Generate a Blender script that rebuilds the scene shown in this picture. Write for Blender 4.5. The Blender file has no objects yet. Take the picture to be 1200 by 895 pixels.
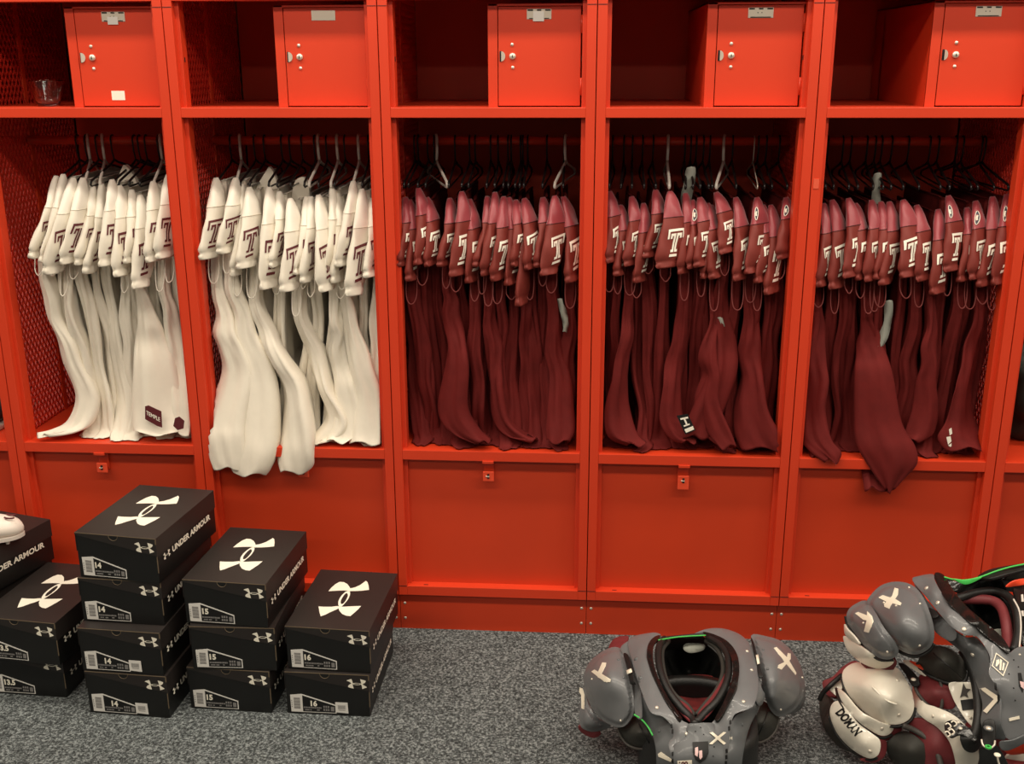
import bpy, bmesh, math, random
import numpy as np
from mathutils import Vector, Matrix
from mathutils.geometry import delaunay_2d_cdt
random.seed(7)
SC = bpy.context.scene
COL = SC.collection
W = .56          # pitch of the locker units

# ------------------------------------------------------------------ camera
CF, CPI, CYA, CRO, CX, CD, CH = 1256.0858, 0.2925, -0.069, -0.0034, 1.6588, 2.8535, 1.654
def _axes():
    cp, sp = math.cos(CPI), math.sin(CPI)
    F = np.array([0, cp, -sp]); R = np.array([1., 0, 0]); U = np.array([0, sp, cp])
    cy, sy = math.cos(CYA), math.sin(CYA)
    Z = np.array([[cy, sy, 0], [-sy, cy, 0], [0, 0, 1]])
    F, R, U = Z @ F, Z @ R, Z @ U
    cr, sr = math.cos(CRO), math.sin(CRO)
    return F, cr * R + sr * U, -sr * R + cr * U
AF, AR, AU = _axes()
CP = np.array([CX, -CD, CH])
def ray(u, v): return AF * CF + AR * (u - 600) - AU * (v - 447.5)
def at_y(u, v, y=0.):            # point of the plane Y = y seen at a pixel of the photograph
    d = ray(u, v); return Vector(CP + d * ((y - CP[1]) / d[1]))
def at_z(u, v, z=0.):
    d = ray(u, v); return Vector(CP + d * ((z - CP[2]) / d[2]))
cam = bpy.data.cameras.new('camera'); camo = bpy.data.objects.new('camera', cam); COL.objects.link(camo)
cam.sensor_fit = 'HORIZONTAL'; cam.sensor_width = 36; cam.lens = CF * 36 / 1200; cam.clip_start = .05
M = Matrix.Identity(4)
for i in range(3):
    M[i][0], M[i][1], M[i][2], M[i][3] = AR[i], AU[i], -AF[i], CP[i]
camo.matrix_world = M
SC.camera = camo

# ------------------------------------------------------------------ materials
def lin(c):
    return tuple(((x / 255) / 12.92 if x / 255 <= .04045 else ((x / 255 + .055) / 1.055) ** 2.4) for x in c)
def mat(name, rgb, rough=.6, metal=0., noise=0., nscale=30., bump=0., bscale=200., coat=0., trans=0., sheen=0., spec=.5, rgb2=None):
    m = bpy.data.materials.new(name); m.use_nodes = True
    n = m.node_tree.nodes; l = m.node_tree.links; b = n['Principled BSDF']
    c = lin(rgb)
    b.inputs['Base Color'].default_value = (*c, 1); b.inputs['Roughness'].default_value = rough
    b.inputs['Metallic'].default_value = metal; b.inputs['Coat Weight'].default_value = coat
    b.inputs['Transmission Weight'].default_value = trans; b.inputs['Sheen Weight'].default_value = sheen
    b.inputs['Specular IOR Level'].default_value = spec
    tc = n.new('ShaderNodeTexCoord')
    if noise > 0 or rgb2:
        t = n.new('ShaderNodeTexNoise'); t.inputs['Scale'].default_value = nscale; t.inputs['Detail'].default_value = 4
        l.new(tc.outputs['Object'], t.inputs['Vector'])
        r = n.new('ShaderNodeValToRGB'); l.new(t.outputs['Fac'], r.inputs['Fac']); l.new(r.outputs['Color'], b.inputs['Base Color'])
        c2 = lin(rgb2) if rgb2 else tuple(x * (1 - noise) for x in c)
        r.color_ramp.elements[0].position = .35; r.color_ramp.elements[1].position = .65
        r.color_ramp.elements[0].color = (*c2, 1); r.color_ramp.elements[1].color = (*c, 1)
    if bump > 0:
        t = n.new('ShaderNodeTexNoise'); t.inputs['Scale'].default_value = bscale; t.inputs['Detail'].default_value = 3
        l.new(tc.outputs['Object'], t.inputs['Vector'])
        u = n.new('ShaderNodeBump'); u.inputs['Strength'].default_value = bump; u.inputs['Distance'].default_value = .002
        l.new(t.outputs['Fac'], u.inputs['Height']); l.new(u.outputs['Normal'], b.inputs['Normal'])
    return m
RED = mat('red_paint', (216, 62, 30), .42, noise=.06, nscale=3, bump=.06, bscale=60)
REDIN = mat('red_paint_panel', (210, 62, 26), .5, noise=.08, nscale=4, bump=.05, bscale=80)
MESHM = mat('red_mesh_paint', (196, 44, 26), .45)
BLACK = mat('black_card', (20, 20, 19), .42, noise=.2, nscale=12)
LIDM = mat('lid_card', (41, 36, 34), .46, noise=.12, nscale=9)
CARD = mat('brown_card', (104, 90, 70), .8)
INK = mat('off_white_ink', (248, 243, 226), .55)
LABW = mat('label_paper', (228, 226, 220), .6)
LABG = mat('label_grey_print', (132, 130, 128), .6)
DARK = mat('near_black', (12, 12, 12), .6)
CREAM = mat('white_jersey_knit', (230, 222, 206), .75, noise=.04, nscale=25, bump=.12, bscale=500, sheen=.2)
CREAM2 = mat('white_jersey_yoke', (234, 227, 213), .55, bump=.05, bscale=300, sheen=.2)
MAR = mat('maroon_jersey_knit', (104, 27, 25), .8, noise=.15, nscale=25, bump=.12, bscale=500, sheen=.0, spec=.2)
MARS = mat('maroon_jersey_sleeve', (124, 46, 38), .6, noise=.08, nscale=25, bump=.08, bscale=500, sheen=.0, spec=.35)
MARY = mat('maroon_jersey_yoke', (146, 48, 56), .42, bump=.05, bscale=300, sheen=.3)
MART = mat('maroon_binding', (128, 52, 48), .6)
SEAM = mat('maroon_seam', (70, 22, 22), .7)
SEAMW = mat('cream_seam', (205, 196, 178), .7)
TM = mat('maroon_print', (92, 28, 34), .6)
TW = mat('white_print', (250, 244, 228), .5)
HW = mat('white_plastic', (214, 206, 196), .4)
HB = mat('black_plastic', (22, 18, 18), .35)
STEEL = mat('bright_steel', (222, 214, 198), .35, metal=.45)
PLATE = mat('nameplate_metal', (208, 200, 184), .45, metal=.1)
GREYP = mat('grey_pad_shell', (110, 112, 114), .38, noise=.12, nscale=9, coat=.2, bump=.03, bscale=14)
GREYD = mat('grey_pad_plate', (94, 97, 99), .42, noise=.06, nscale=9, coat=.1)
WHITEP = mat('white_pad_shell', (236, 230, 214), .28, coat=.5, noise=.05, nscale=8)
PADB = mat('black_padding', (26, 26, 25), .5, noise=.3, nscale=60, bump=.25, bscale=260)
PADG = mat('charcoal_flap', (52, 51, 46), .7, noise=.15, nscale=60, bump=.35, bscale=600)
PIPE = mat('grey_piping', (66, 62, 58), .6)
VINYL = mat('glossy_black_trim', (24, 23, 22), .2, bump=.35, bscale=55)
PADM = mat('maroon_padding', (118, 44, 48), .6, noise=.15, nscale=40, bump=.15, bscale=300)
PADMD = mat('dark_maroon_padding', (120, 34, 34), .7, noise=.4, nscale=30)
GREEN = mat('neon_green', (70, 190, 84), .4)
ORANGE = mat('orange_red_plastic', (230, 70, 35), .4)
STK = mat('pale_sticker', (236, 228, 208), .5)
PINK = mat('pink_white_sticker', (226, 190, 188), .5)
CLOTHG = mat('pale_grey_cloth', (150, 152, 142), .8)
def carpet():
    m = bpy.data.materials.new('speckled_grey_carpet'); m.use_nodes = True
    n = m.node_tree.nodes; l = m.node_tree.links; b = n['Principled BSDF']
    tc = n.new('ShaderNodeTexCoord')
    def noise(s, d=2., r=.6):
        t = n.new('ShaderNodeTexNoise'); t.inputs['Scale'].default_value = s; t.inputs['Detail'].default_value = d; t.inputs['Roughness'].default_value = r
        l.new(tc.outputs['Object'], t.inputs['Vector']); return t
    a = noise(165, 4, .75); c = noise(9, 3)
    r = n.new('ShaderNodeValToRGB'); l.new(a.outputs['Fac'], r.inputs['Fac'])
    e = r.color_ramp.elements; e[0].position = .38; e[0].color = (*lin((48, 50, 50)), 1); e[1].position = .64; e[1].color = (*lin((172, 180, 180)), 1)
    k = e.new(.5); k.color = (*lin((94, 99, 100)), 1)
    mx = n.new('ShaderNodeMix'); mx.data_type = 'RGBA'; mx.blend_type = 'MULTIPLY'; mx.inputs[0].default_value = .35
    r2 = n.new('ShaderNodeValToRGB'); l.new(c.outputs['Fac'], r2.inputs['Fac']); r2.color_ramp.elements[0].color = (.6, .6, .6, 1); r2.color_ramp.elements[0].position = .3
    l.new(r.outputs['Color'], mx.inputs[6]); l.new(r2.outputs['Color'], mx.inputs[7]); l.new(mx.outputs[2], b.inputs['Base Color'])
    b.inputs['Roughness'].default_value = .95; b.inputs['Specular IOR Level'].default_value = .1
    u = n.new('ShaderNodeBump'); u.inputs['Strength'].default_value = .9; u.inputs['Distance'].default_value = .006
    l.new(a.outputs['Fac'], u.inputs['Height']); l.new(u.outputs['Normal'], b.inputs['Normal'])
    return m
CARPET = carpet()
WALLM = mat('warm_wall_paint', (120, 112, 104), .8)

# ------------------------------------------------------------------ object helpers
def mk(name, verts, faces, m, parent=None, smooth=False, local=False, mods=None):
    """one mesh object; verts in world coordinates unless local (then in the parent's own frame)"""
    me = bpy.data.meshes.new(name)
    if local: off = Vector((0, 0, 0))
    elif parent is not None: off = Vector(parent['_o'])
    else:
        xs = [v[0] for v in verts]; ys = [v[1] for v in verts]; zs = [v[2] for v in verts]
        off = Vector(((min(xs) + max(xs)) / 2, (min(ys) + max(ys)) / 2, min(zs)))
    me.from_pydata([(v[0] - off.x, v[1] - off.y, v[2] - off.z) for v in verts], [], faces)
    ms = m if isinstance(m, (list, tuple)) else [m]
    for x in ms: me.materials.append(x)
    if smooth: me.polygons.foreach_set('use_smooth', [True] * len(me.polygons))
    me.update()
    o = bpy.data.objects.new(name, me); COL.objects.link(o)
    if parent is not None: o.parent = parent
    else: o.location = off
    o['_o'] = tuple(off)
    return o
def tag(o, label=None, cat=None, group=None, kind=None):
    if label: o['label'] = label
    if cat: o['category'] = cat
    if group: o['group'] = group
    if kind: o['kind'] = kind
    return o
def empty(name, loc, rz=0.):
    o = bpy.data.objects.new(name, None); COL.objects.link(o); o.location = loc; o.rotation_euler.z = rz
    o.empty_display_size = .05; o['_o'] = tuple(loc); return o
class MB:
    """collects shapes of one mesh"""
    def __init__(s): s.v = []; s.f = []
    def add(s, vs, fs):
        k = len(s.v); s.v += [tuple(x) for x in vs]; s.f += [tuple(i + k for i in f) for f in fs]; return s
    def box(s, x0, x1, y0, y1, z0, z1, b=0.):
        if b <= 0:
            vs = [(x, y, z) for z in (z0, z1) for y in (y0, y1) for x in (x0, x1)]
            return s.add(vs, [(0, 2, 3, 1), (4, 5, 7, 6), (0, 1, 5, 4), (2, 6, 7, 3), (0, 4, 6, 2), (1, 3, 7, 5)])
        bm = bmesh.new(); bmesh.ops.create_cube(bm, size=1)
        for v in bm.verts:
            v.co = Vector(((x0 + x1) / 2 + v.co.x * (x1 - x0), (y0 + y1) / 2 + v.co.y * (y1 - y0), (z0 + z1) / 2 + v.co.z * (z1 - z0)))
        bmesh.ops.bevel(bm, geom=bm.edges[:], offset=b, segments=2, affect='EDGES', profile=.6)
        bm.verts.index_update()
        s.add([v.co[:] for v in bm.verts], [[v.index for v in f.verts] for f in bm.faces]); bm.free(); return s
    def tube(s, pts, r, n=8, cap=True):
        pts = [Vector(p) for p in pts]; rs = r if isinstance(r, (list, tuple)) else [r] * len(pts)
        T = [(pts[min(i + 1, len(pts) - 1)] - pts[max(i - 1, 0)]).normalized() for i in range(len(pts))]
        a = Vector((0, 0, 1)) if abs(T[0].z) < .9 else Vector((1, 0, 0))
        N = (a - T[0] * a.dot(T[0])).normalized(); vs = []
        for i, p in enumerate(pts):
            N = (N - T[i] * N.dot(T[i])).normalized(); B = T[i].cross(N)
            for k in range(n):
                q = 2 * math.pi * k / n; vs.append(p + (N * math.cos(q) + B * math.sin(q)) * rs[i])
        fs = [(i * n + k, i * n + (k + 1) % n, (i + 1) * n + (k + 1) % n, (i + 1) * n + k) for i in range(len(pts) - 1) for k in range(n)]
        if cap: fs += [tuple(range(n))[::-1], tuple((len(pts) - 1) * n + k for k in range(n))]
        return s.add(vs, fs)
    def lathe(s, prof, c, n=24, axis='z'):
        vs = []
        for (r, h) in prof:
            for k in range(n):
                q = 2 * math.pi * k / n; a, b = r * math.cos(q), r * math.sin(q)
                vs.append((c[0] + a, c[1] + b, c[2] + h) if axis == 'z' else (c[0] + a, c[1] - h, c[2] + b))
        fs = [(i * n + k, i * n + (k + 1) % n, (i + 1) * n + (k + 1) % n, (i + 1) * n + k) for i in range(len(prof) - 1) for k in range(n)]
        return s.add(vs, fs)
    def prism(s, poly, fn, t):
        """2-D polygon (a,b) mapped by fn(a,b,h) for h = 0 and h = t"""
        n = len(poly)
        vs = [fn(a, b, 0) for a, b in poly] + [fn(a, b, t) for a, b in poly]
        fs = [tuple(range(n)), tuple(range(2 * n - 1, n - 1, -1))] + [(i, (i + 1) % n + 0, (i + 1) % n + n, i + n) for i in range(n)]
        return s.add(vs, fs)
    def build(s, name, m, parent=None, smooth=False, local=False):
        return mk(name, s.v, s.f, m, parent, smooth, local)
def catmull(P, k=6, closed=False):
    P = [np.array(p, float) for p in P]; n = len(P); out = []
    rng = range(n) if closed else range(n - 1)
    for i in rng:
        if closed: a, b, c, d = P[i - 1], P[i], P[(i + 1) % n], P[(i + 2) % n]
        else: a, b, c, d = P[max(i - 1, 0)], P[i], P[i + 1], P[min(i + 2, n - 1)]
        for j in range(k):
            t = j / k
            out.append(.5 * ((2 * b) + (c - a) * t + (2 * a - 5 * b + 4 * c - d) * t * t + (3 * b - a - 3 * c + d) * t ** 3))
    if not closed: out.append(P[-1])
    return out
def bevel_mod(o, w, seg=2):
    b = o.modifiers.new('bevel', 'BEVEL'); b.width = w; b.segments = seg; b.limit_method = 'ANGLE'; return o
def textmesh(txt, size, bold=.0, shear=0.):
    c = bpy.data.curves.new('text', 'FONT'); c.body = txt; c.size = size; c.offset = bold; c.shear = shear; c.resolution_u = 3
    o = bpy.data.objects.new('text', c); COL.objects.link(o)
    me = bpy.data.meshes.new_from_object(o.evaluated_get(bpy.context.evaluated_depsgraph_get()))
    vs = [tuple(v.co) for v in me.vertices]; fs = [tuple(p.vertices) for p in me.polygons]
    bpy.data.objects.remove(o); bpy.data.curves.remove(c); bpy.data.meshes.remove(me)
    x0 = min(v[0] for v in vs); vs = [(v[0] - x0, v[1]) for v in vs]
    return vs, fs, max(v[0] for v in vs)

# ------------------------------------------------------------------ the room
def slab(name, x0, x1, y0, y1, z0, z1, m):
    return tag(MB().box(x0, x1, y0, y1, z0, z1).build(name, m), kind='structure')
slab('floor', -2.5, 6, -5.6, .75, -.1, 0, CARPET)
slab('wall_back', -2.5, 6, .7, .8, 0, 2.9, WALLM)
slab('ceiling', -2.5, 6, -5.6, .75, 2.9, 3.0, WALLM)
slab('wall_left', -2.6, -2.5, -5.6, .75, 0, 2.9, WALLM)
slab('wall_right', 6, 6.1, -5.6, .75, 0, 2.9, WALLM)
slab('wall_front', -2.5, 6, -5.7, -5.6, 0, 2.9, WALLM)

# ------------------------------------------------------------------ lockers
TOP = 1.93
def mesh_panel_data():
    """expanded-metal side panel in the YZ plane: real diamonds"""
    mb = MB(); y0, y1, z0, z1 = .055, .60, .585, 1.90
    dy, dz, t, w = .021, .036, .0012, .0021
    ny = int((y1 - y0) / dy); nz = int((z1 - z0) / dz)
    for j in range(ny + 1):
        for s in (1, -1):
            # a zigzag strand down the panel; neighbours touch at the knuckles
            L = []; 
            for i in range(nz * 2 + 1):
                yy = y0 + j * dy + (s * dy * .5 if i % 2 else 0)
                if s == -1 and False: pass
                L.append((min(max(yy, y0), y1), z0 + i * dz / 2))
            vs = []; 
            for (a, b) in L:
                vs += [(-t, a - w, b), (-t, a + w, b), (t, a + w, b), (t, a - w, b)]
            fs = []
            for i in range(len(L) - 1):
                for k in range(4):
                    fs.append((i * 4 + k, i * 4 + (k + 1) % 4, i * 4 + 4 + (k + 1) % 4, i * 4 + 4 + k))
            mb.add(vs, fs)
    me = bpy.data.meshes.new('mesh_side_panel'); me.from_pydata(mb.v, [], mb.f); me.materials.append(MESHM); me.update(); return me
MESH_DATA = mesh_panel_data()
def local(mb, name, m, parent, smooth=False): return mb.build(name, m, parent, smooth, True)
ZS = (.584, 1.508)
WORD = ['', 'leftmost full', 'second full', 'middle', 'fourth full', 'fifth full', '']
def locker(n):
    """unit between seam n-1 and seam n; local x = 0 at its left seam"""
    r = empty('locker', ((n - 1) * W, 0, 0))
    if n == 0: lb = 'red metal locker cut off by the left edge of the photo'
    elif n == 6: lb = 'red metal locker cut off by the right edge of the photo'
    else: lb = {1: 'red metal locker of white jerseys with a glass on its upper shelf', 2: 'red metal locker of white jerseys whose hems spill over the seat edge',
                3: 'red metal locker of maroon jerseys, the middle one of five', 4: 'red metal locker of maroon jerseys above the lone grey shoulder pads',
                5: 'red metal locker of maroon jerseys, one hem hanging down over the seat edge'}[n]
    tag(r, lb, 'locker', 'row of red lockers')
    g = .0012
    for s in (0, 1):
        mb = MB(); q = (lambda a, b: (a, b)) if s == 0 else (lambda a, b: (W - b, W - a))
        a, b = q(g, .026); mb.box(a, b, 0, .03, .123, TOP, .0015)
        a, b = q(g, .037); mb.box(a, b, .02, .055, .153, TOP - .02, .001)
        o = local(mb, 'post', RED, r)
        # slots punched in the return
        for z in (1.655,):
            a, b = q(.0365, .0385); mb2 = MB().box(min(a, b), max(a, b), .03, .034, z - .006, z + .006)
            local(mb2, 'slot', DARK, o)
        for z in (.153, 1.785):   # weld joints across the face
            a, b = q(.002, .0255); local(MB().box(a, b, -.0006, .004, z - .0009, z + .0009), 'joint_line', SEAM, o)
    x0, x1 = .026, W - .026
    local(MB().box(x0, x1, 0.0005, .05, 1.80, TOP, .0015), 'lintel', RED, r)
    local(MB().box(.004, W - .004, .05, .62, TOP - .03, TOP, 0), 'top_panel', REDIN, r)
    mb = MB().box(x0, x1, 0.0005, .012, 1.508, 1.534, .0015).box(.004, W - .004, .012, .615, 1.528, 1.5335)
    local(mb, 'upper_shelf', RED, r)
    mb = MB().box(x0, x1, 0.0005, .012, .554, .584, .0018).box(.004, W - .004, .011, .615, .577, .584)
    local(mb, 'seat_shelf', RED, r)
    mb = MB().box(x0, x1, 0.0005, .032, .123, .153, .0015)
    rail = local(mb, 'bottom_rail', RED, r)
    local(MB().box(.075, .088, .010, .0135, .1525, .1534), 'slot', DARK, rail)
    d = local(MB().box(.036, W - .036, .032, .036, .150, .556), 'front_panel', REDIN, r)
    local(MB().box(.0007, W - .0007, .022, .026, 0, .124), 'kick_plate', REDIN, r)
    for sx in (.014, W - .014):
        for z in (.035, .085):
            local(MB().lathe([(0, .0225 + .0), (.004, .0225 - .022 - .0225 + .0)], (0, 0, 0)) if False else
                  MB().lathe([(.0045, -.0), (.004, .0015), (.0, .0022)], (sx, .022, z), 10, 'y'), 'screw', STEEL, r, True)
    local(MB().box(.004, W - .004, .615, .62, .15, TOP - .03), 'back_panel', REDIN, r)
    # hanging rail
    mb = MB().tube([(.004, .3, 1.428), (W - .004, .3, 1.428)], .0125, 12)
    local(mb, 'hanging_rod', RED, r, True)
    # side mesh
    o = bpy.data.objects.new('mesh_side_panel', MESH_DATA); COL.objects.link(o); o.parent = r; o.location = (.006, 0, 0)
    if n == 6 or n == 5 or n == 0 or n == 4:
        o = bpy.data.objects.new('mesh_side_panel', MESH_DATA); COL.objects.link(o); o.parent = r; o.location = (W - .006, 0, 0)
    local(MB().box(.0035, .0085, .30, .32, .585, 1.9), 'side_brace', REDIN, r)
    # lockable box
    sx0, sx1 = .279, W - .037
    mb = MB().box(sx0, sx0 + .003, .045, .60, 1.5335, 1.79).box(sx0, sx1, .045, .60, 1.787, 1.79).box(sx0, sx0 + .025, .043, .049, 1.5335, 1.79, .001)
    mb.box(sx0, sx1, .043, .049, 1.784, 1.79, .001).box(sx0, sx1, .5, .51, 1.534, 1.787)
    safe = local(mb, 'valuables_box', RED, r)
    dr = local(MB().box(sx0 + .027, sx1 - .004, .0425, .047, 1.5365, 1.7825, .0012), 'door', RED, r)
    dx = sx0 + .027
    local(MB().lathe([(0.0085, 0), (.0085, .003), (.006, .0055), (0, .006)], (dx + .037, .04250, 1.661), 16, 'y'), 'lock_cylinder', STEEL, dr, True)
    local(MB().box(dx + .036, dx + .038, .03580, .03660, 1.6575, 1.6645), 'keyhole', DARK, dr)
    local(MB().lathe([(0.0045, 0), (.004, .002), (0, .003)], (dx + .036, .04250, 1.690), 12, 'y'), 'rivet', STEEL, dr, True)
    local(MB().lathe([(0.0045, 0), (.004, .002), (0, .003)], (dx + .0375, .04250, 1.633), 12, 'y'), 'rivet', STEEL, dr, True)
    # finger pull: half disc standing off the door over a dark cup
    mb = MB(); P = [(0, -.0125)] + [(.010 * math.cos(a), .0125 * math.sin(a)) for a in np.linspace(-math.pi / 2, math.pi / 2, 12)] + [(0, .0125)]
    mb.prism(P, lambda a, b, h: (dx + .008 + a, .04250 - h - (.010 - a) * .5, 1.661 + b), .0018)
    hd = local(mb, 'finger_pull', STEEL, dr)
    local(MB().box(dx + .0035, dx + .009, .04180, .04270, 1.648, 1.674), 'pull_recess', DARK, hd)
    # card holder
    zc = 1.764
    mb = MB().box(dx + .074, dx + .137, .04080, .04270, zc - .0125, zc + .0125, .0008)
    nm = local(mb, 'nameplate', PLATE, dr)
    if n != 2:
        mb = MB()
        for a, b in ((.076, .090), (.100, .111), (.121, .135)): mb.box(dx + a, dx + b, .04000, .04090, zc + .008, zc + .0115)
        mb.box(dx + .080, dx + .131, .04000, .04090, zc - .0115, zc - .0095)
        for a in (.097, .107):
            mb.box(dx + a, dx + a + .002, .04000, .04090, zc - .001, zc + .0015)
        local(mb, 'card_slot', HB, nm)
    if n in (1, 3):
        k = -.005 if n == 3 else -.012
        mb = MB().box(dx + .090, dx + .118, .03950, .04020, zc - .016 + k * .3, zc + .012 + k)
        local(mb, 'paper_scrap', LABW, nm)
    for z in (1.585, 1.74):
        local(MB().tube([(sx1 - .002, .04120, z - .022), (sx1 - .002, .04120, z + .022)], .0028, 8), 'hinge', RED, dr, True)
    if n == 1:
        local(MB().box(.385, .421, .04150, .04260, 1.552, 1.576), 'sticker', INK, dr)
    # hasp on the front panel
    hx = .272 if n > 1 else .25
    if n == 4: hx = .268
    if n == 2: hx = .292
    mb = MB().box(hx - .016, hx + .016, -.003, .001, .548, .556, .001).box(hx - .014, hx + .014, .0, .031, .5505, .5535)
    hp = local(mb, 'hasp_bracket', RED, d)
    mb = MB().box(hx - .015, hx + .015, .024, .032, .495, .550, .001)
    local(mb, 'hasp_plate', RED, d)
    if n != 5:
        mb = MB().box(hx - .016, hx + .016, .006, .012, .490 if n != 4 else .478, .521, .003)
        tb = local(mb, 'hasp_tongue', mat_or('hasp_orange'), d)
        local(MB().box(hx - .003, hx + .003, .0045, .0065, .500, .514), 'staple_slot', DARK, tb)
        local(MB().tube([(hx - .006, .024, .507), (hx - .006, .003, .507), (hx + .002, .001, .507), (hx + .002, .024, .507)], .0015, 6), 'staple', STEEL, tb)
    return r
_mo = {}
def mat_or(k):
    if k not in _mo: _mo[k] = mat(k, (232, 78, 46), .4)
    return _mo[k]
LOCK = [locker(n) for n in range(0, 7)]
# a small square of clear tape on the fifth locker's post
mk('tape', *[(lambda b: (b.v, b.f))(MB().box(4 * W + .006, 4 * W + .02, -.0012, .0002, 1.33, 1.355))][0], mat('clear_tape', (228, 96, 70), .25), LOCK[5])

# ------------------------------------------------------------------ drinking glass
def glass():
    p = at_y(57, 124, .12); c = (p.x, .12, 1.534)
    m = mat('clear_glass', (245, 250, 250), .03, trans=1.); m.node_tree.nodes['Principled BSDF'].inputs['IOR'].default_value = 1.42
    prof = [(0, .0), (.026, 0), (.0285, .001), (.030, .004), (.0335, .018), (.045, .066), (.0455, .068), (.0445, .068), (.044, .066), (.0320, .018), (.029, .0075), (.027, .006), (0, .006)]
    o = MB().lathe(prof, c, 40).build('glass_bowl', m, None, True)
    tag(o, 'clear flared glass standing on the upper shelf of the leftmost full locker', 'glass')
glass()

# ------------------------------------------------------------------ jerseys and hangers
ORD = ['first', 'second', 'third', 'fourth', 'fifth', 'sixth', 'seventh', 'eighth', 'ninth', 'tenth', 'eleventh', 'twelfth', 'thirteenth', 'fourteenth', 'fifteenth', 'sixteenth', 'seventeenth', 'eighteenth']
TSTROKES = [[(0, .80), (0, 1.2), (1, 1.2), (1, .80)], [(.2, .80), (.2, .98), (.41, .98), (.41, .22), (.24, .22)], [(.8, .80), (.8, .98), (.59, .98), (.59, .22), (.76, .22)], [(.2, 0), (.8, 0)]]
def stroke_quads(mb, line, hw, fn, step=.08):
    """flat ribbon along a polyline in emblem units, mapped by fn onto a surface"""
    n = len(line)
    for i in range(n - 1):
        a, b = np.array(line[i], float), np.array(line[i + 1], float); d = b - a; L = np.linalg.norm(d); d /= L
        a = a - d * (hw if i > 0 else 0); b = b + d * (hw if i < n - 2 else 0); L = np.linalg.norm(b - a)
        nn = np.array([-d[1], d[0]]); k = max(1, int(L / step)); vs = []; fs = []
        for j in range(k + 1):
            c = a + d * (L * j / k); vs += [fn(*(c + nn * hw)), fn(*(c - nn * hw))]
        for j in range(k): fs.append((2 * j, 2 * j + 1, 2 * j + 3, 2 * j + 2))
        mb.add(vs, fs)
def hanger(x, kind, label, rot=0., hx=0.):
    """hook over the rod at y .3, z 1.428; arms run front to back"""
    ox, oy, oz = x, .3, 1.428
    r = .0042 if kind == 'white' else (.0018 if kind == 'wire' else .0034)
    m = {'white': HW, 'wire': STEEL, 'black': HB}[kind]
    R = .0125 + r
    root = empty('clothes_hanger', (ox, oy, oz)); root.rotation_euler.z = rot; root.rotation_euler.y = hx
    hk = [(0, R * math.cos(a) * 1., R * math.sin(a)) for a in np.linspace(math.radians(-40), math.radians(205), 12)]
    # from the free end over the rod and down to the stem
    hk = hk + [(0, -R * .8, -.030), (0, -.004, -.050), (0, 0, -.058)]
    ap = [(0, 0, -.056), (0, -.03, -.066), (0, -.19, -.098), (0, -.2, -.108)]
    mb = MB().tube(hk, r * (.75 if kind == 'black' else 1.), 8); local(mb, 'hook', m if kind != 'black' else (HB), root, True)
    mb = MB().tube(ap, r, 8).tube([(a, -b, c) for a, b, c in ap], r, 8)
    mb.tube([(0, -.2, -.108), (0, -.19, -.113), (0, .19, -.113), (0, .2, -.108)], r * .8, 6)
    local(mb, 'arms', m, root, True)
    tag(root, label, 'hanger', 'clothes hangers on the locker rods')
    return root
def sleeve_profile(t):
    # half width, half thickness along the sleeve
    hw = np.interp(t, [0, .05, .15, .36, .62, .86, .92, .96, 1.], [.006, .013, .021, .0325, .0405, .040, .031, .034, .027])
    ht = np.interp(t, [0, .05, .2, .5, .86, .92, 1.], [.006, .009, .0125, .0125, .013, .010, .012])
    return hw, ht
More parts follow.
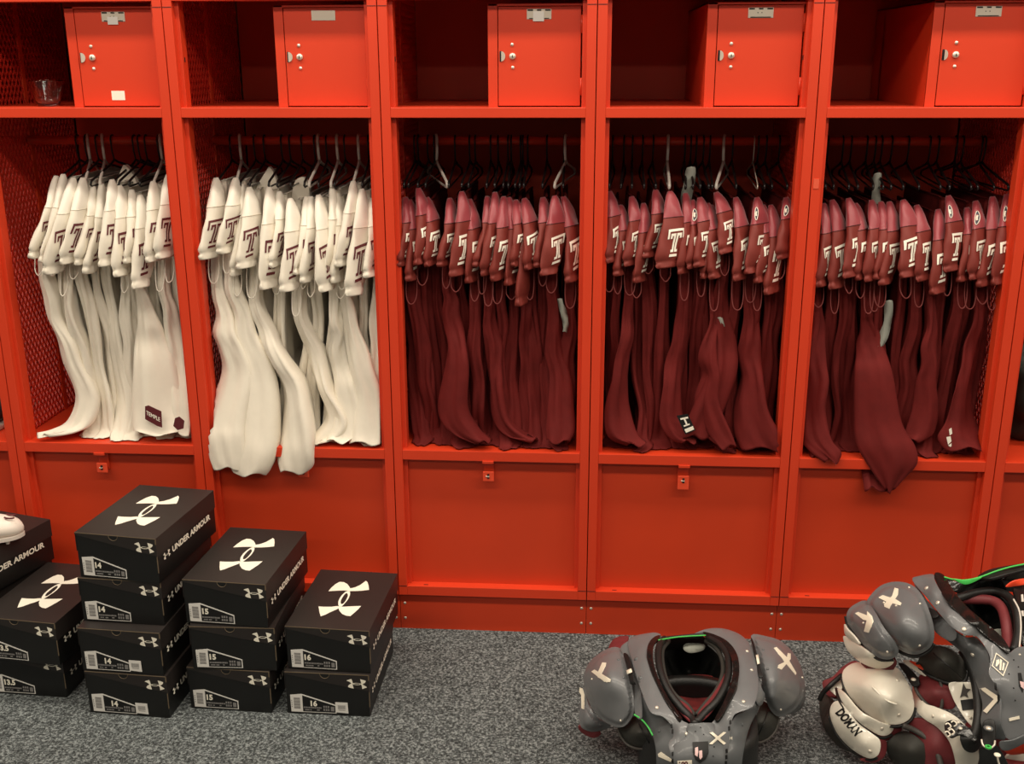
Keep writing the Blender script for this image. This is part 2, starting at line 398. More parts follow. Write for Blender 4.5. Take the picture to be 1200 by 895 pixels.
def jersey(lk, idx, spec, white, rng, nlk, bot):
    au, av, bu, bv, w = spec[:5]; opt = spec[5] if len(spec) > 5 else {}
    front = opt.get('f', 0.)
    yb = .040 - (w - 16) * .0012 - front + rng.uniform(-.004, .004); ya = yb + .075
    A = at_y(au, av, ya); B = at_y(bu, bv, yb)
    root = empty('jersey', (A.x, .3, 1.35))
    body_m, slv_m, yoke_m, seam_m, emb_m = (CREAM, CREAM, CREAM2, SEAMW, TM) if white else (MAR, MARS, MARY, SEAM, TW)
    yaw = math.acos(min(.97, max(.36, w / 35.))) - math.atan2(A.x - CX, CD) * .8
    if opt.get('flip'): yaw = -yaw
    ax = Vector((math.cos(yaw), math.sin(yaw), 0))
    dirn = (B - A); Ln = dirn.length; dn = dirn.normalized()
    nrm = ax.cross(dn); nrm = nrm if nrm.y < 0 else -nrm; nrm.normalize()
    # --- sleeve: closed tube with a flattened section
    NT, NS = 26, 18; ph = rng.uniform(0, 6.28); bend = rng.uniform(-.009, .009)
    def S(s, t, lift=0.):
        """s angle round the section (0 = right edge, pi/2 = outside face), t 0..1 down"""
        hw, ht = sleeve_profile(t)
        g = 0.
        if t > .90: g = .0036 * math.sin(s * 6 + ph + t * 6) * (1 if t < .99 else .5)      # gathered cuff
        wr = (.0022 * math.sin(s * 3 + ph + t * 9) + .0016 * math.sin(s * 2 - ph * 2 + t * 21)) * min(1, t * 3)
        c = A.lerp(B, t) + ax * (bend * math.sin(math.pi * t)) + nrm * (.014 * math.sin(math.pi * min(1, t * 1.1)))
        cs, sn = math.cos(s), math.sin(s)
        px = abs(cs) ** .8 * (1 if cs > 0 else -1); py = abs(sn) ** .9 * (1 if sn > 0 else -1)
        return c + ax * (px * (hw + g)) + nrm * (py * ht + wr + g * .6 + lift)
    tc = .36
    def part(name, t0, t1, n, m, parent, cap0=False, cap1=False):
        vs = []; 
        for i in range(n + 1):
            t = t0 + (t1 - t0) * i / n
            for k in range(NS): vs.append(S(2 * math.pi * k / NS, t))
        fs = [(i * NS + k, i * NS + (k + 1) % NS, (i + 1) * NS + (k + 1) % NS, (i + 1) * NS + k) for i in range(n) for k in range(NS)]
        if cap0: fs.append(tuple(range(NS))[::-1])
        if cap1: fs.append(tuple(n * NS + k for k in range(NS)))
        return mk(name, vs, fs, m, parent, True)
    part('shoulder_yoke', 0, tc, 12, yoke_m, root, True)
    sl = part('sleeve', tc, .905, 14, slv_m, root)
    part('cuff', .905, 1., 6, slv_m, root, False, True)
    mb = MB(); mb.tube([S(2 * math.pi * k / 24, tc, .0002) for k in range(25)], .0011, 5, False); mb.build('seam', seam_m, sl)
    # --- emblem printed on the outside face
    if not opt.get('plain'):
        hwid = .0215; th = .32; t1 = opt.get('tt', .85)
        tilt = math.radians(rng.uniform(-6, 6)) + math.radians(4)
        eo = opt.get('eo', 0.) - .16 * (1 if w < 26 else .3)
        def E(a, b):
            a = a - .5; b = b - .6; a, b = a * math.cos(tilt) - b * math.sin(tilt), a * math.sin(tilt) + b * math.cos(tilt)
            t = t1 - th * (b + .6) / 1.2
            hw, ht = sleeve_profile(t); q = max(-.93, min(.93, (a * 1.22 * (.037 / hw) + eo)))
            return S(math.acos(max(-1, min(1, abs(q) ** 1.25 * (1 if q > 0 else -1)))), t, .0014)
        mb = MB()
        for st in TSTROKES: stroke_quads(mb, st, .052 if white else .062, E)
        mb.build('letter_emblem', emb_m, sl)
    if opt.get('badge'):
        # dark round crest with white marks on the inner shoulder
        s0 = math.radians(150); 
        mb = MB(); vs = [S(s0 + .30 * math.cos(q) * 1.2, .22 + .085 * math.sin(q), .0012) for q in np.linspace(0, 2 * math.pi, 16)[:-1]]
        mb.add(vs, [tuple(range(15))]); bd = mb.build('crest', mat_or2('crest_navy', (30, 34, 52)), root)
        mb = MB(); mb.tube([S(s0 + .30 * math.cos(q) * 1.2, .22 + .085 * math.sin(q), .0022) for q in np.linspace(0, 2 * math.pi, 17)], .0009, 5, False)
        for q in (-.5, .0, .5): mb.tube([S(s0 + .2 * q, .19, .0022), S(s0 + .2 * q + .06, .22, .0022), S(s0 + .2 * q, .25, .0022)], .0008, 4)
        mb.build('crest_print', TW, bd)
    # --- body: flattened tube, its front fold towards the room
    zU = B.z - rng.uniform(.05, .10) + .01       # foot of the armhole
    ux = B.x + rng.uniform(-.006, .008)
    x_top = A.x + .004
    # front edge path points: (x, y, z, width)
    bx, by, bz = bot['x'], bot.get('y', .07), bot.get('z', .60)
    tail = bot.get('tail'); dropping = tail is not None
    w_end = tail[0][3] if dropping else rng.uniform(.035, .065)
    y_end = tail[0][1] if dropping else by
    dpt = rng.uniform(-.012, .045) if not dropping else -.008
    F = [(x_top, .15, A.z - .012, .014), (ux * .5 + x_top * .5, .125, B.z + .10, .030), (ux, .105 + dpt * .5, B.z + .01, .030), (ux, .082 + dpt - front * .5, zU, .026)]
    n_ = 4; zl = (tail[0][2] if dropping else .64); yj = rng.uniform(-.012, .02)
    for i in range(1, n_ + 1):
        k = i / (n_ + (1.5 if dropping else .6)); z = zU + (zl - zU) * k
        x = ux + (bx - ux) * (k ** 1.2) + rng.uniform(-.007, .007)
        F.append((x, (.080 + dpt - front * .3) * (1 - k) + (y_end + (0 if dropping else dpt * .6)) * k + yj * math.sin(math.pi * k) + rng.uniform(-.005, .005), z, .026 + (w_end - .026) * k ** 1.2 + rng.uniform(-.005, .008)))
    F += tail if dropping else [(bx, by, .618, w_end), (bx + rng.uniform(-.015, .015), by - .016, .597, w_end * 1.15), (bx + rng.uniform(-.01, .01), by - .040, .5885, w_end * .9)]
    F = catmull(F, 5)
    NR = len(F); ph1, ph2, ph3 = [rng.uniform(0, 6.28) for _ in range(3)]
    back_y = .50 + rng.uniform(-.02, .02)
    phi0 = rng.uniform(-.9, .9); phi1 = rng.uniform(-1.0, 1.0); phi2 = rng.uniform(-.6, .6) if not dropping else 0.
    zig = rng.uniform(.35, .8) * rng.choice((-1, 1)); th0 = .0045
    vs = []; NCL = 26
    for i, (x, y, z, wd) in enumerate(F):
        t = i / (NR - 1)
        ph = np.interp(t, [0, .35, .7, 1], [phi0 * .4, phi0, phi1, phi2])
        cz = max(0., min(1., (z - .592) / .09))          # how much of the cloth behind still hangs free
        if not dropping: cz = max(cz, .35)
        xB = x_top + (bx - x_top) * t * .7
        c, sn = math.cos(ph), math.sin(ph); h = wd / 2
        # folded sheet seen from above: left corner, mid, right corner, back fold, then away to the rear
        P = [(x - h * c, y + h * sn + h * .25), (x - h * .35 * c, y + h * .35 * sn - .002 - abs(sn) * .003), (x + h * .35 * c, y - h * .35 * sn - .001), (x + h * c, y - h * sn + h * .3),
             (x + h * (.2 + zig), y + h * 1.3 + .01 * cz), (x - h * .5 * zig, y + h * 1.6 + .035 * cz), (x + (xB - x) * .4 + h * .3 * zig, y + h * 1.2 + .10 * cz), (x + (xB - x) * .7 - .006, y + (back_y - y) * .6 * cz + h), (xB, y + (back_y - y) * cz + h * 1.2)]
        L = catmull(P, 4)
        L = [np.array(p) for p in L]; n1 = len(L)
        N2 = []
        for k in range(n1):
            d = L[min(k + 1, n1 - 1)] - L[max(k - 1, 0)]; d = d / (np.linalg.norm(d) + 1e-9); N2.append(np.array([-d[1], d[0]]))
        ring = []
        for sgn in (1, -1):
            for k in (range(n1) if sgn == 1 else range(n1 - 1, -1, -1)):
                e_ = min(k, n1 - 1 - k); tk = th0 * (.45 if e_ == 0 else (.85 if e_ == 1 else 1))
                fo = .0036 * math.sin(k * .9 + ph1 + t * 7) + .0018 * math.sin(k * 1.7 + ph2 - t * 17)
                fo *= min(1, t * 5)
                p = L[k] + N2[k] * (tk * sgn + fo)
                dp = max(0., p[1] - y)
                zz = z + (.012 * math.sin(k * .8 + ph3) * (dp > .03) if z < .66 and not dropping else 0)
                if z < .60 and dp > .015 and not (dropping and y < 0): zz = max(zz, .589)
                if dropping and t > .8: zz += .007 * math.sin(k * .75 + ph3) * (t - .8) * 5
                if dropping and z < .592 and y >= -.012: zz = z if dp < .012 else max(z, .588)
                lo_, hi_ = (lk - 1) * W, lk * W
                if p[1] > .056: p = np.array([min(max(p[0], lo_ + .012), hi_ - .010), p[1]])
                elif p[1] > -.001: p = np.array([min(max(p[0], lo_ + .039), hi_ - .039), p[1]])
                ring.append((p[0], p[1], zz))
        vs += ring
    n = len(vs) // NR
    fs = [(i * n + k, i * n + (k + 1) % n, (i + 1) * n + (k + 1) % n, (i + 1) * n + k) for i in range(NR - 1) for k in range(n)]
    h2 = n // 2
    for r0 in (0, (NR - 1) * n):
        for k in range(h2 - 1): fs.append((r0 + k, r0 + k + 1, r0 + n - 2 - k, r0 + n - 1 - k))
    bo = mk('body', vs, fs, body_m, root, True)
    # --- bound edge of the armhole, a narrow loop under the cuff
    if rng.random() < .75 or opt.get('loop'):
        h = B.z + .01 - zU; hw = rng.uniform(.009, .014)
        L = [(ux - hw, .070, B.z + .015), (ux - hw * 1.15, .058, B.z - h * .45), (ux - hw * .8, .050 - front * .5, zU + .006), (ux, .046 - front * .5, zU - .003),
             (ux + hw * .8, .050 - front * .5, zU + .006), (ux + hw * 1.15, .058, B.z - h * .45), (ux + hw, .070, B.z + .015)]
        MB().tube(catmull(L, 4), .0017, 6).build('armhole_binding', CREAM2 if white else MART, bo, True)
    return root, A, B
_m2 = {}
def mat_or2(k, c):
    if k not in _m2: _m2[k] = mat(k, c, .5)
    return _m2[k]
L1 = [(66, 206, 42, 301, 19), (74, 204, 55, 306, 19), (86, 208, 62, 320, 27, dict(f=.012)), (97, 208, 80, 308, 22, dict(f=.006)), (109, 218, 94, 309, 15), (119, 215, 105, 319, 15),
      (131, 210, 126, 311, 24, dict(f=.008)), (140, 217, 143, 323, 22), (154, 222, 153, 307, 14), (164, 228, 165, 337, 24, dict(f=.004)), (179, 212, 181, 306, 22, dict(f=.006)), (197, 204, 193, 302, 24, dict(f=.004))]
L2 = [(253, 208, 244, 303, 25), (276, 208, 264, 296, 21, dict(f=.004)), (283, 215, 276, 322, 14), (292, 219, 288, 314, 25, dict(f=.01)), (315, 219, 315, 338, 24, dict(f=.006)), (327, 224, 322, 312, 13),
      (340, 232, 339, 341, 25, dict(f=.012)), (359, 230, 351, 320, 15), (364, 230, 359, 330, 16, dict(f=.004)), (373, 228, 383, 341, 21, dict(f=.01)), (389, 219, 385, 322, 13), (394, 226, 395, 330, 14),
      (414, 212, 400, 311, 17, dict(f=.004)), (424, 221, 415, 346, 25, dict(f=.01)), (435, 232, 435, 324, 19, dict(f=.004))]
L3 = [(475, 231, 472, 311, 13), (480, 234, 483, 328, 14), (490, 220, 493, 309, 15, dict(f=.004)), (500, 231, 505, 311, 15), (527, 232, 520, 311, 15), (541, 224, 535, 323, 21, dict(f=.008)), (550, 233, 553, 330, 15),
      (571, 230, 561, 311, 13), (580, 225, 570, 322, 16, dict(f=.004)), (590, 230, 583, 328, 17, dict(f=.008)), (596, 231, 599, 333, 15), (604, 234, 606, 311, 13), (609, 238, 611, 357, 12, dict(f=.012, plain=1)),
      (614, 232, 623, 315, 17), (636, 231, 634, 312, 16, dict(plain=1)), (650, 229, 643, 322, 25, dict(f=.012, eo=.25)), (660, 230, 671, 330, 17)]
L4 = [(714, 224, 717, 307, 15), (727, 240, 726, 322, 13), (740, 230, 738, 311, 17), (754, 238, 749, 330, 14, dict(f=.006)), (768, 222, 761, 301, 16), (785, 224, 780, 314, 29, dict(f=.014, eo=.2)), (803, 226, 800, 320, 14),
      (811, 234, 811, 314, 14, dict(badge=1)), (820, 231, 822, 312, 18, dict(f=.006)), (829, 238, 839, 326, 16), (833, 240, 827, 325, 13, dict(plain=1)), (839, 225, 851, 297, 18, dict(f=.004)), (862, 231, 866, 328, 15, dict(f=.004)),
      (887, 231, 882, 320, 22, dict(badge=1, eo=.3)), (894, 240, 891, 330, 14, dict(f=.004)), (903, 240, 903, 344, 17, dict(f=.006)), (921, 231, 918, 303, 18, dict(badge=1, plain=1))]
L5 = [(965, 238, 963, 335, 14, dict(f=.004)), (975, 234, 980, 338, 20), (994, 232, 996, 325, 19, dict(f=.006)), (1002, 238, 1009, 327, 13), (1021, 234, 1020, 329, 17), (1032, 236, 1030, 326, 12), (1042, 236, 1037, 333, 16, dict(f=.006)),
      (1058, 234, 1065, 325, 24, dict(f=.01)), (1074, 240, 1081, 329, 16), (1099, 245, 1098, 344, 17, dict(f=.008)), (1111, 229, 1114, 318, 19, dict(badge=1)), (1133, 243, 1129, 329, 15), (1143, 235, 1143, 327, 17, dict(badge=1)),
      (1163, 230, 1152, 335, 16, dict(f=.004)), (1180, 227, 1171, 333, 21, dict(badge=1))]
def bx_(u, v, y): return at_y(u, v, y).x
BOT = {1: (88, 224), 2: (262, 446), 3: (487, 668), 4: (713, 905), 5: (955, 1140)}
# hems that come forward or fall over the seat edge: locker -> jersey index -> tail in (u, v, y, width)
SPILL = {1: {0: [(98, 465, .06, .07), (90, 495, .04, .08), (72, 506, .015, .07), (50, 510, .006, .035)], 8: [(178, 425, .05, .11), (182, 475, .035, .15), (183, 500, .018, .16), (182, 508, .006, .15)], 10: [(212, 470, .045, .07), (213, 495, .03, .09), (212, 508, .012, .08)]},
         2: {0: [(275, 440, .035, .10), (262, 490, .008, .13), (262, 512, -.010, .12), (266, 538, -.018, .11), (268, 549, -.020, .09)], 1: [(300, 450, .03, .11), (297, 500, .004, .14), (295, 528, -.014, .14), (292, 548, -.020, .12), (291, 556, -.021, .09)],
             3: [(340, 455, .03, .10), (344, 500, .006, .13), (344, 525, -.014, .12), (344, 543, -.020, .11), (344, 553, -.021, .085)], 6: [(392, 490, .05, .08), (380, 512, .03, .09), (366, 518, .012, .06)], 9: [(405, 480, .05, .09), (402, 508, .03, .10), (396, 517, .012, .07)], 12: [(430, 470, .04, .10), (430, 506, .02, .12), (428, 519, .008, .10)]},
         3: {4: [(535, 430, .035, .075), (530, 480, .025, .09), (542, 506, .012, .09), (562, 518, .004, .05)], 15: [(655, 480, .04, .07), (655, 505, .02, .08), (653, 518, .01, .06)], 8: [(585, 490, .05, .06), (600, 510, .035, .07), (620, 516, .025, .04)]},
         4: {2: [(722, 480, .04, .08), (728, 510, .02, .08), (745, 521, .010, .05)], 9: [(828, 470, .03, .07), (838, 505, .015, .08), (850, 524, .004, .05)], 13: [(880, 480, .03, .10), (888, 510, .012, .13), (896, 526, .004, .13)], 6: [(785, 490, .04, .06), (795, 512, .025, .06), (806, 517, .02, .04)], 11: [(845, 440, .04, .08), (825, 490, .03, .09), (815, 512, .02, .07)]},
         5: {0: [(952, 480, .04, .08), (955, 512, .015, .09), (968, 530, -.006, .08), (976, 540, -.014, .04)], 4: [(1025, 440, .03, .10), (1030, 495, .010, .125), (1040, 524, -.012, .155), (1046, 543, -.02, .135), (1044, 560, -.021, .075), (1042, 575, -.022, .018)],
             13: [(1125, 490, .05, .09), (1126, 512, .03, .13), (1130, 526, .010, .12)], 9: [(1085, 480, .05, .07), (1078, 508, .04, .08), (1070, 516, .03, .05)]}}
WH = {1: {3: 'w', 5: 'w', 10: 'w'}, 2: {1: 'w', 9: 'w', 10: 'w', 12: 'w'}, 3: {3: 'x'}, 4: {}, 5: {}}
PLACE = {1: 'the leftmost full locker', 2: 'the second full locker', 3: 'the middle locker', 4: 'the fourth full locker', 5: 'the rightmost full locker'}
HANG = {1: [(103, 'white', 3), (120, 'white', 5), (188, 'white', 10)], 2: [(281, 'white', 1), (373, 'white', 8), (395, 'white', 10), (420, 'white', 12)],
        3: [(511, 'white', -1), (663, 'white', 15)], 4: [(783, 'white', 5), (849, 'white', 11), (884, 'wire', 13)], 5: []}
for lk, LL in ((1, L1), (2, L2), (3, L3), (4, L4), (5, L5)):
    rng = random.Random(100 + lk); u0, u1 = BOT[lk]; n = len(LL); white = lk < 3
    special = {h[2]: h for h in HANG[lk]}
    for i, sp in enumerate(LL):
        u = u0 + (u1 - u0) * (i + .3) / n + rng.uniform(-3, 3)
        bot = dict(x=bx_(u, 505, .08), y=.085 + rng.uniform(-.03, .02))
        if i in SPILL[lk]:
            t = SPILL[lk][i]; P = [at_y(a, b, y) for a, b, y, w in t]
            bot['x'] = P[0].x; bot['tail'] = [(p.x, p.y, max(p.z, .593) if p.y > -.003 else p.z, q[3]) for p, q in zip(P, t)]
        root, A, B = jersey(lk, i, sp, white, rng, n, bot)
        w_ = 'white' if white else 'maroon'
        posn = ('leftmost' if i == 0 else ('rightmost' if i == n - 1 else ORD[i] + ' from the left')) 
        extra = {(2, 1): ' with the longest hem over the seat edge', (3, 4): ' with its long hem lying forward on the seat', (5, 4): ' with a pointed hem hanging below the seat', (4, 5): ' with the broadest visible sleeve', (3, 12): ' with a plain low-hanging sleeve', (1, 8): ' with a patch on its hem'}.get((lk, i), '')
        tag(root, f'{w_} jersey{extra} in {PLACE[lk]}' if extra else f'{w_} jersey, {posn} in {PLACE[lk]}', 'jersey', f'{w_} jerseys hanging in {PLACE[lk]}')
        if i in special:
            hu, kind, _ = special[i]; hx_ = at_y(hu, 163, .3).x; rot = math.radians(-14 if kind == 'white' else -20)
            lean = math.atan2(hx_ - A.x, .09) * .5
        else:
            kind = 'black'; hx_ = A.x + (-.04 if lk < 3 else (0. if lk == 3 else (.02 if lk == 4 else .045))) * .35 + rng.uniform(-.006, .006); rot = 0; lean = 0
        hx_ = min(max(hx_, (lk - 1) * W + .03), lk * W - .03)
        # arms point at the shoulder
        rot = -math.atan2(A.x - hx_, .19) * -1.
        kd = {'white': 'white plastic', 'black': 'black plastic', 'wire': 'thin metal wire'}[kind]
        hanger(hx_, kind, f'{kd} hanger holding the jersey {posn} in {PLACE[lk]}', rot)
for h in [(511, 'white', -1)]:
    hanger(at_y(511, 163, .3).x, 'white', 'empty white plastic hanger in the middle locker', math.radians(16))

# ------------------------------------------------------------------ hem patches and pale tags among the jerseys
def decal(pts, y, m, name, parent, th=.0012):
    P = [at_y(u, v, y) for u, v in pts]; n = len(P)
    vs = [p for p in P] + [Vector((p.x, p.y + th, p.z)) for p in P]
    return mk(name, vs, [tuple(range(n)), tuple(range(2 * n - 1, n - 1, -1))] + [(i, i + n, (i + 1) % n + n, (i + 1) % n) for i in range(n)], m, parent)
def find(label): return next(o for o in bpy.data.objects if o.get('label', '').startswith(label))


# ------------------------------------------------------------------ shoe boxes
BWD, BLN, BHT = .225, .325, .1255
_lg = ([(283,150),(300,130),(325,108),(350,95),(375,97),(395,108),(408,125),(412,134),(440,128),(470,115),(505,90),(515,98),(521,120),(523,143),(480,148),(440,150),(415,150),(405,153),(395,147),(370,146),(340,147)],
       [(223,240),(260,242),(300,242),(335,238),(345,240),(370,242),(420,240),(475,238),(455,260),(432,280),(410,298),(385,295),(362,285),(345,265),(342,252),(320,262),(290,275),(260,290),(235,298),(228,275)])
_ro = [(405,150),(411,165),(400,195),(380,220),(360,240),(343,238),(340,215),(350,190),(368,168),(388,152)]
_ri = [(392,162),(398,176),(386,203),(370,223),(356,224),(356,205),(370,180),(382,166)]
def _tr(L):   # traced on the top of a box, taken back to the box's own plane
    out = []
    for a, b in L:
        p = at_z(330 + a / 4.971, 660 + b / 4.971, .251); out.append((p.x, p.y))
    return out
LG = [_tr(x) for x in _lg]; LRO, LRI = _tr(_ro), _tr(_ri)
_cx = sum(p[0] for p in LRO) / len(LRO); _cy = sum(p[1] for p in LRO) / len(LRO)
_sx = max(p[0] for q in LG for p in q) - min(p[0] for q in LG for p in q)
_sy = max(p[1] for q in LG for p in q) - min(p[1] for q in LG for p in q)
# undo the small turn of that stack
_th = math.radians(3.5)
def _n(L): return [((p[0] - _cx) * math.cos(_th) - (p[1] - _cy) * math.sin(_th), (p[0] - _cx) * math.sin(_th) + (p[1] - _cy) * math.cos(_th)) for p in L]
LG = [_n(x) for x in LG]; LRO, LRI = _n(LRO), _n(LRI)
def smooth2(L, k=3): return [tuple(x) for x in catmull(L, k, True)]
def tri_fill(loops, holes=()):
    """triangulated 2-D region from closed loops"""
    V = []; Eg = []
    for L in loops:
        k = len(V); V += [Vector(p) for p in L]; Eg += [(k + i, k + (i + 1) % len(L)) for i in range(len(L))]
    r = delaunay_2d_cdt(V, Eg, [], 1, 1e-7)
    return [tuple(v) for v in r[0]], [tuple(f) for f in r[2]]
_ring = smooth2(LRO), smooth2(LRI)
def inside(p, poly):
    c = False; n = len(poly)
    for i in range(n):
        a, b = poly[i], poly[(i + 1) % n]
        if (a[1] > p[1]) != (b[1] > p[1]) and p[0] < (b[0] - a[0]) * (p[1] - a[1]) / (b[1] - a[1]) + a[0]: c = not c
    return c
LOGO = []
for L in LG: LOGO.append(tri_fill([L]))
_v, _f = tri_fill(_ring); _f = [f for f in _f if not inside((sum(_v[i][0] for i in f) / len(f), sum(_v[i][1] for i in f) / len(f)), _ring[1])]
LOGO.append((_v, _f))
def logo(mb, fn, s=1., rot=False):
    for v, f in LOGO:
        mb.add([fn(*((-p[1] * s, p[0] * s) if rot else (p[0] * s, p[1] * s))) for p in v], f)
    return mb
TXT = {k: textmesh(k, 1., .045) for k in ('13.5', '14', '15', '16')}
UAT = textmesh('UNDER ARMOUR', 1., .035, .0)
def putext(mb, T, x, z, h, fn, sx=1.):
    k = h / .72
    mb.add([fn(x + v[0] * k * sx, z + v[1] * k) for v in T[0]], T[1])
def shoe_box(px, py, pz, rot, size, label, group, sticker=False, far=False, tone=0):
    """front-left bottom corner at px,py,pz"""
    r = empty('shoe_box', (px, py, pz), rot)
    tag(r, label, 'shoe box', group)
    w, l, h = BWD, BLN, BHT - .0006
    e = .0018
    body = local(MB().box(e, w - e, e, l - e, 0, h - .003, .001), 'box_body', BLACK, r)
    # lid: top, sides and the slanting front flap
    mb = MB().box(0, w, 0, l, h - .003, h, .0008)
    for x in (0, w - .0014): mb.box(x, x + .0014, 0.001, l - .001, h - .052, h - .002)
    mb.box(0, w, l - .0014, l, h - .052, h - .002)
    mb.prism([(0, h - .002), (w, h - .002), (w, h - .048), (.55 * w, h - .030), (0, h - .006)], lambda a, b, t: (a, t, b), .0014)
    lid = local(mb, 'lid', LIDM, r)
    # finger hole at the top of the front end
    P = [(.108 + .0125 * math.cos(a), h - .0015 + .0125 * math.sin(a)) for a in np.linspace(math.pi, 2 * math.pi, 14)]
    hole = local(MB().prism(P, lambda a, b, t: (a, -.0006 + t, b), .0004), 'finger_hole', DARK, lid)
    local(MB().tube([(a, -.0007, b) for a, b in P], .0007, 5), 'hole_edge', CARD, hole)
    # worn paper edges
    local(MB().box(w - .0025, w + .0002, -.0002, .0015, h - .016, h - .001).box(w - .002, w + .0002, .0, .0014, .03, h - .05).box(.001, w - .001, -.0003, .0006, h - .0016, h + .0001), 'worn_edge', CARD, lid)
    ff = lambda a, b: (a, -.0009, b)                 # front plane
    mb = MB(); logo(mb, lambda a, b: (.193 + a, -.0009, .0985 + b), .25, True); local(mb, 'end_logo', INK, lid)
    # size label
    lb = local(MB().prism([(.012, .056), (.043, .060), (.134, .031), (.134, .006), (.013, .006)], lambda a, b, t: (a, .0012 - t, b), .0006), 'size_label', LABW, body)
    mb = MB().prism([(.0445, .056), (.1315, .0288), (.1315, .0082), (.0445, .0082)], lambda a, b, t: (a, .0006 - t, b), .0003); local(mb, 'label_field', DARK, lb)
    mb = MB(); 
    for k in range(11): mb.box(.021, .038, .0001, .0006, .016 + k * .0031, .016 + k * .0031 + (.0016 if k % 3 else .0022))
    for k in range(4): mb.box(.0145, .0165, .0001, .0006, .020 + k * .006, .023 + k * .006)
    local(mb, 'barcode', LABG, lb)
    mb = MB(); mid = sticker
    putext(mb, TXT[size], .066 if mid else .048, .026 if mid else .030, .0155, lambda a, b: (a, .0, b), .95)
    local(mb, 'size_number', INK, lb)
    mb = MB(); rg = random.Random(int(px * 1000) + int(pz * 100))
    x = .047
    while x < .095:
        d = rg.uniform(.0015, .004); mb.box(x, x + d, .0, .0003, .0185, .0225); x += d + .0009
    for x, z in ((.050, .012), (.056, .012), (.064, .012), (.082, .0125)): mb.box(x, x + rg.uniform(.003, .008), 0, .0003, z, z + .003)
    for a in range(3):
        for b in range(2): mb.box(.0995 + a * .006, .1035 + a * .006, 0, .0003, .0125 + b * .009, .0185 + b * .009 )
    mb.box(.1195, .1285, 0, .0003, .0125, .0255)
    local(mb, 'label_print', LABG, lb)
    if sticker:
        st = local(MB().prism([(.132, .010), (.166, .008), (.165, .040), (.132, .040)], lambda a, b, t: (a, .0005 - t, b), .0006), 'price_sticker', LABW, body)
        mb = MB()
        for k in range(9): mb.box(.139 + k * .0023, .1402 + k * .0023, -.0005, 0, .020, .032)
        mb.box(.140, .158, -.0005, 0, .0165, .0178); local(mb, 'barcode', LABG, st)
    # side wording and top logo
    sd = lambda a, b: (w + .0004, a, b)
    mb = MB(); logo(mb, lambda a, b: (w + .0008, .046 + a, .061 + b * 1.), .17, True); putext(mb, UAT, .075, .0535, .0165, lambda a, b: (w + .0008, a, b), (.215) / (UAT[2] * .0165 / .72))
    local(mb, 'side_wording', INK, body)
    mb = MB(); logo(mb, lambda a, b: (w * .505 + a, l * .50 + b, h + .0004), .98); local(mb, 'lid_logo', INK, lid)
    return r
def stack(items, size, group, lab):
    for k, (fl, fr, rot, st, lb) in enumerate(items):
        shoe_box(fl[0], fl[1], k * BHT, math.radians(rot), size, lb, group, st)
stack([((.3685, -.468), 0, -3.5, True, 'black shoe box sized 14 on the carpet, lowest of the four-high stack'),
       ((.3635, -.466), 0, -3.5, True, 'stickered black shoe box sized 14, second from the bottom of the four-high stack'),
       ((.364, -.431), 0, -3, False, 'black shoe box sized 14 just under the topmost box of the four-high stack'),
       ((.369, -.426), 0, -7, False, 'black shoe box sized 14 on top of the four-high stack')], '14', 'stack of four shoe boxes sized 14', '')
stack([((.629, -.432), 0, -2.5, False, 'black shoe box sized 15 on the carpet, lowest of the three-high stack'),
       ((.650, -.441), 0, 1., False, 'black shoe box sized 15, middle of the three-high stack'),
       ((.637, -.424), 0, -4, False, 'black shoe box sized 15 with a large logo, top of the three-high stack')], '15', 'stack of three shoe boxes sized 15', '')
stack([((.892, -.438), 0, -1., True, 'black shoe box sized 16 on the carpet with a square price sticker'),
       ((.898, -.424), 0, -3., False, 'black shoe box sized 16, upper of the right-hand pair')], '16', 'pair of shoe boxes sized 16', '')
p0 = at_z(82, 815, 0); 
stack([((p0.x - .226, p0.y, 0), 0, -3, False, 'black shoe box sized 13.5 on the carpet, lower of the left-hand pair'),
       ((.072, -.425, 0), 0, -6, False, 'black shoe box sized 13.5, upper of the left-hand pair')], '13.5', 'pair of shoe boxes sized 13.5', '')
# the boxes at the photo's left edge: the top one turned, a white boot on its lid
c = at_z(65, 654, BHT * 2); ang = math.radians(-16)
dirl = Vector((-math.sin(ang), math.cos(ang), 0)); dirw = Vector((math.cos(ang), math.sin(ang), 0))
o0 = c - dirl * BLN - dirw * BWD
for k, lb in enumerate(('black shoe box standing on the carpet at the left edge of the photo', 'black shoe box in the middle of the pile at the left edge of the photo', 'black shoe box with a white boot on it at the left edge of the photo')):
    kx = -.012 if k < 2 else 0.
    shoe_box(o0.x + kx, o0.y - (0. if k == 2 else .0), BHT * k, ang, '14', lb, 'pile of shoe boxes at the left edge')

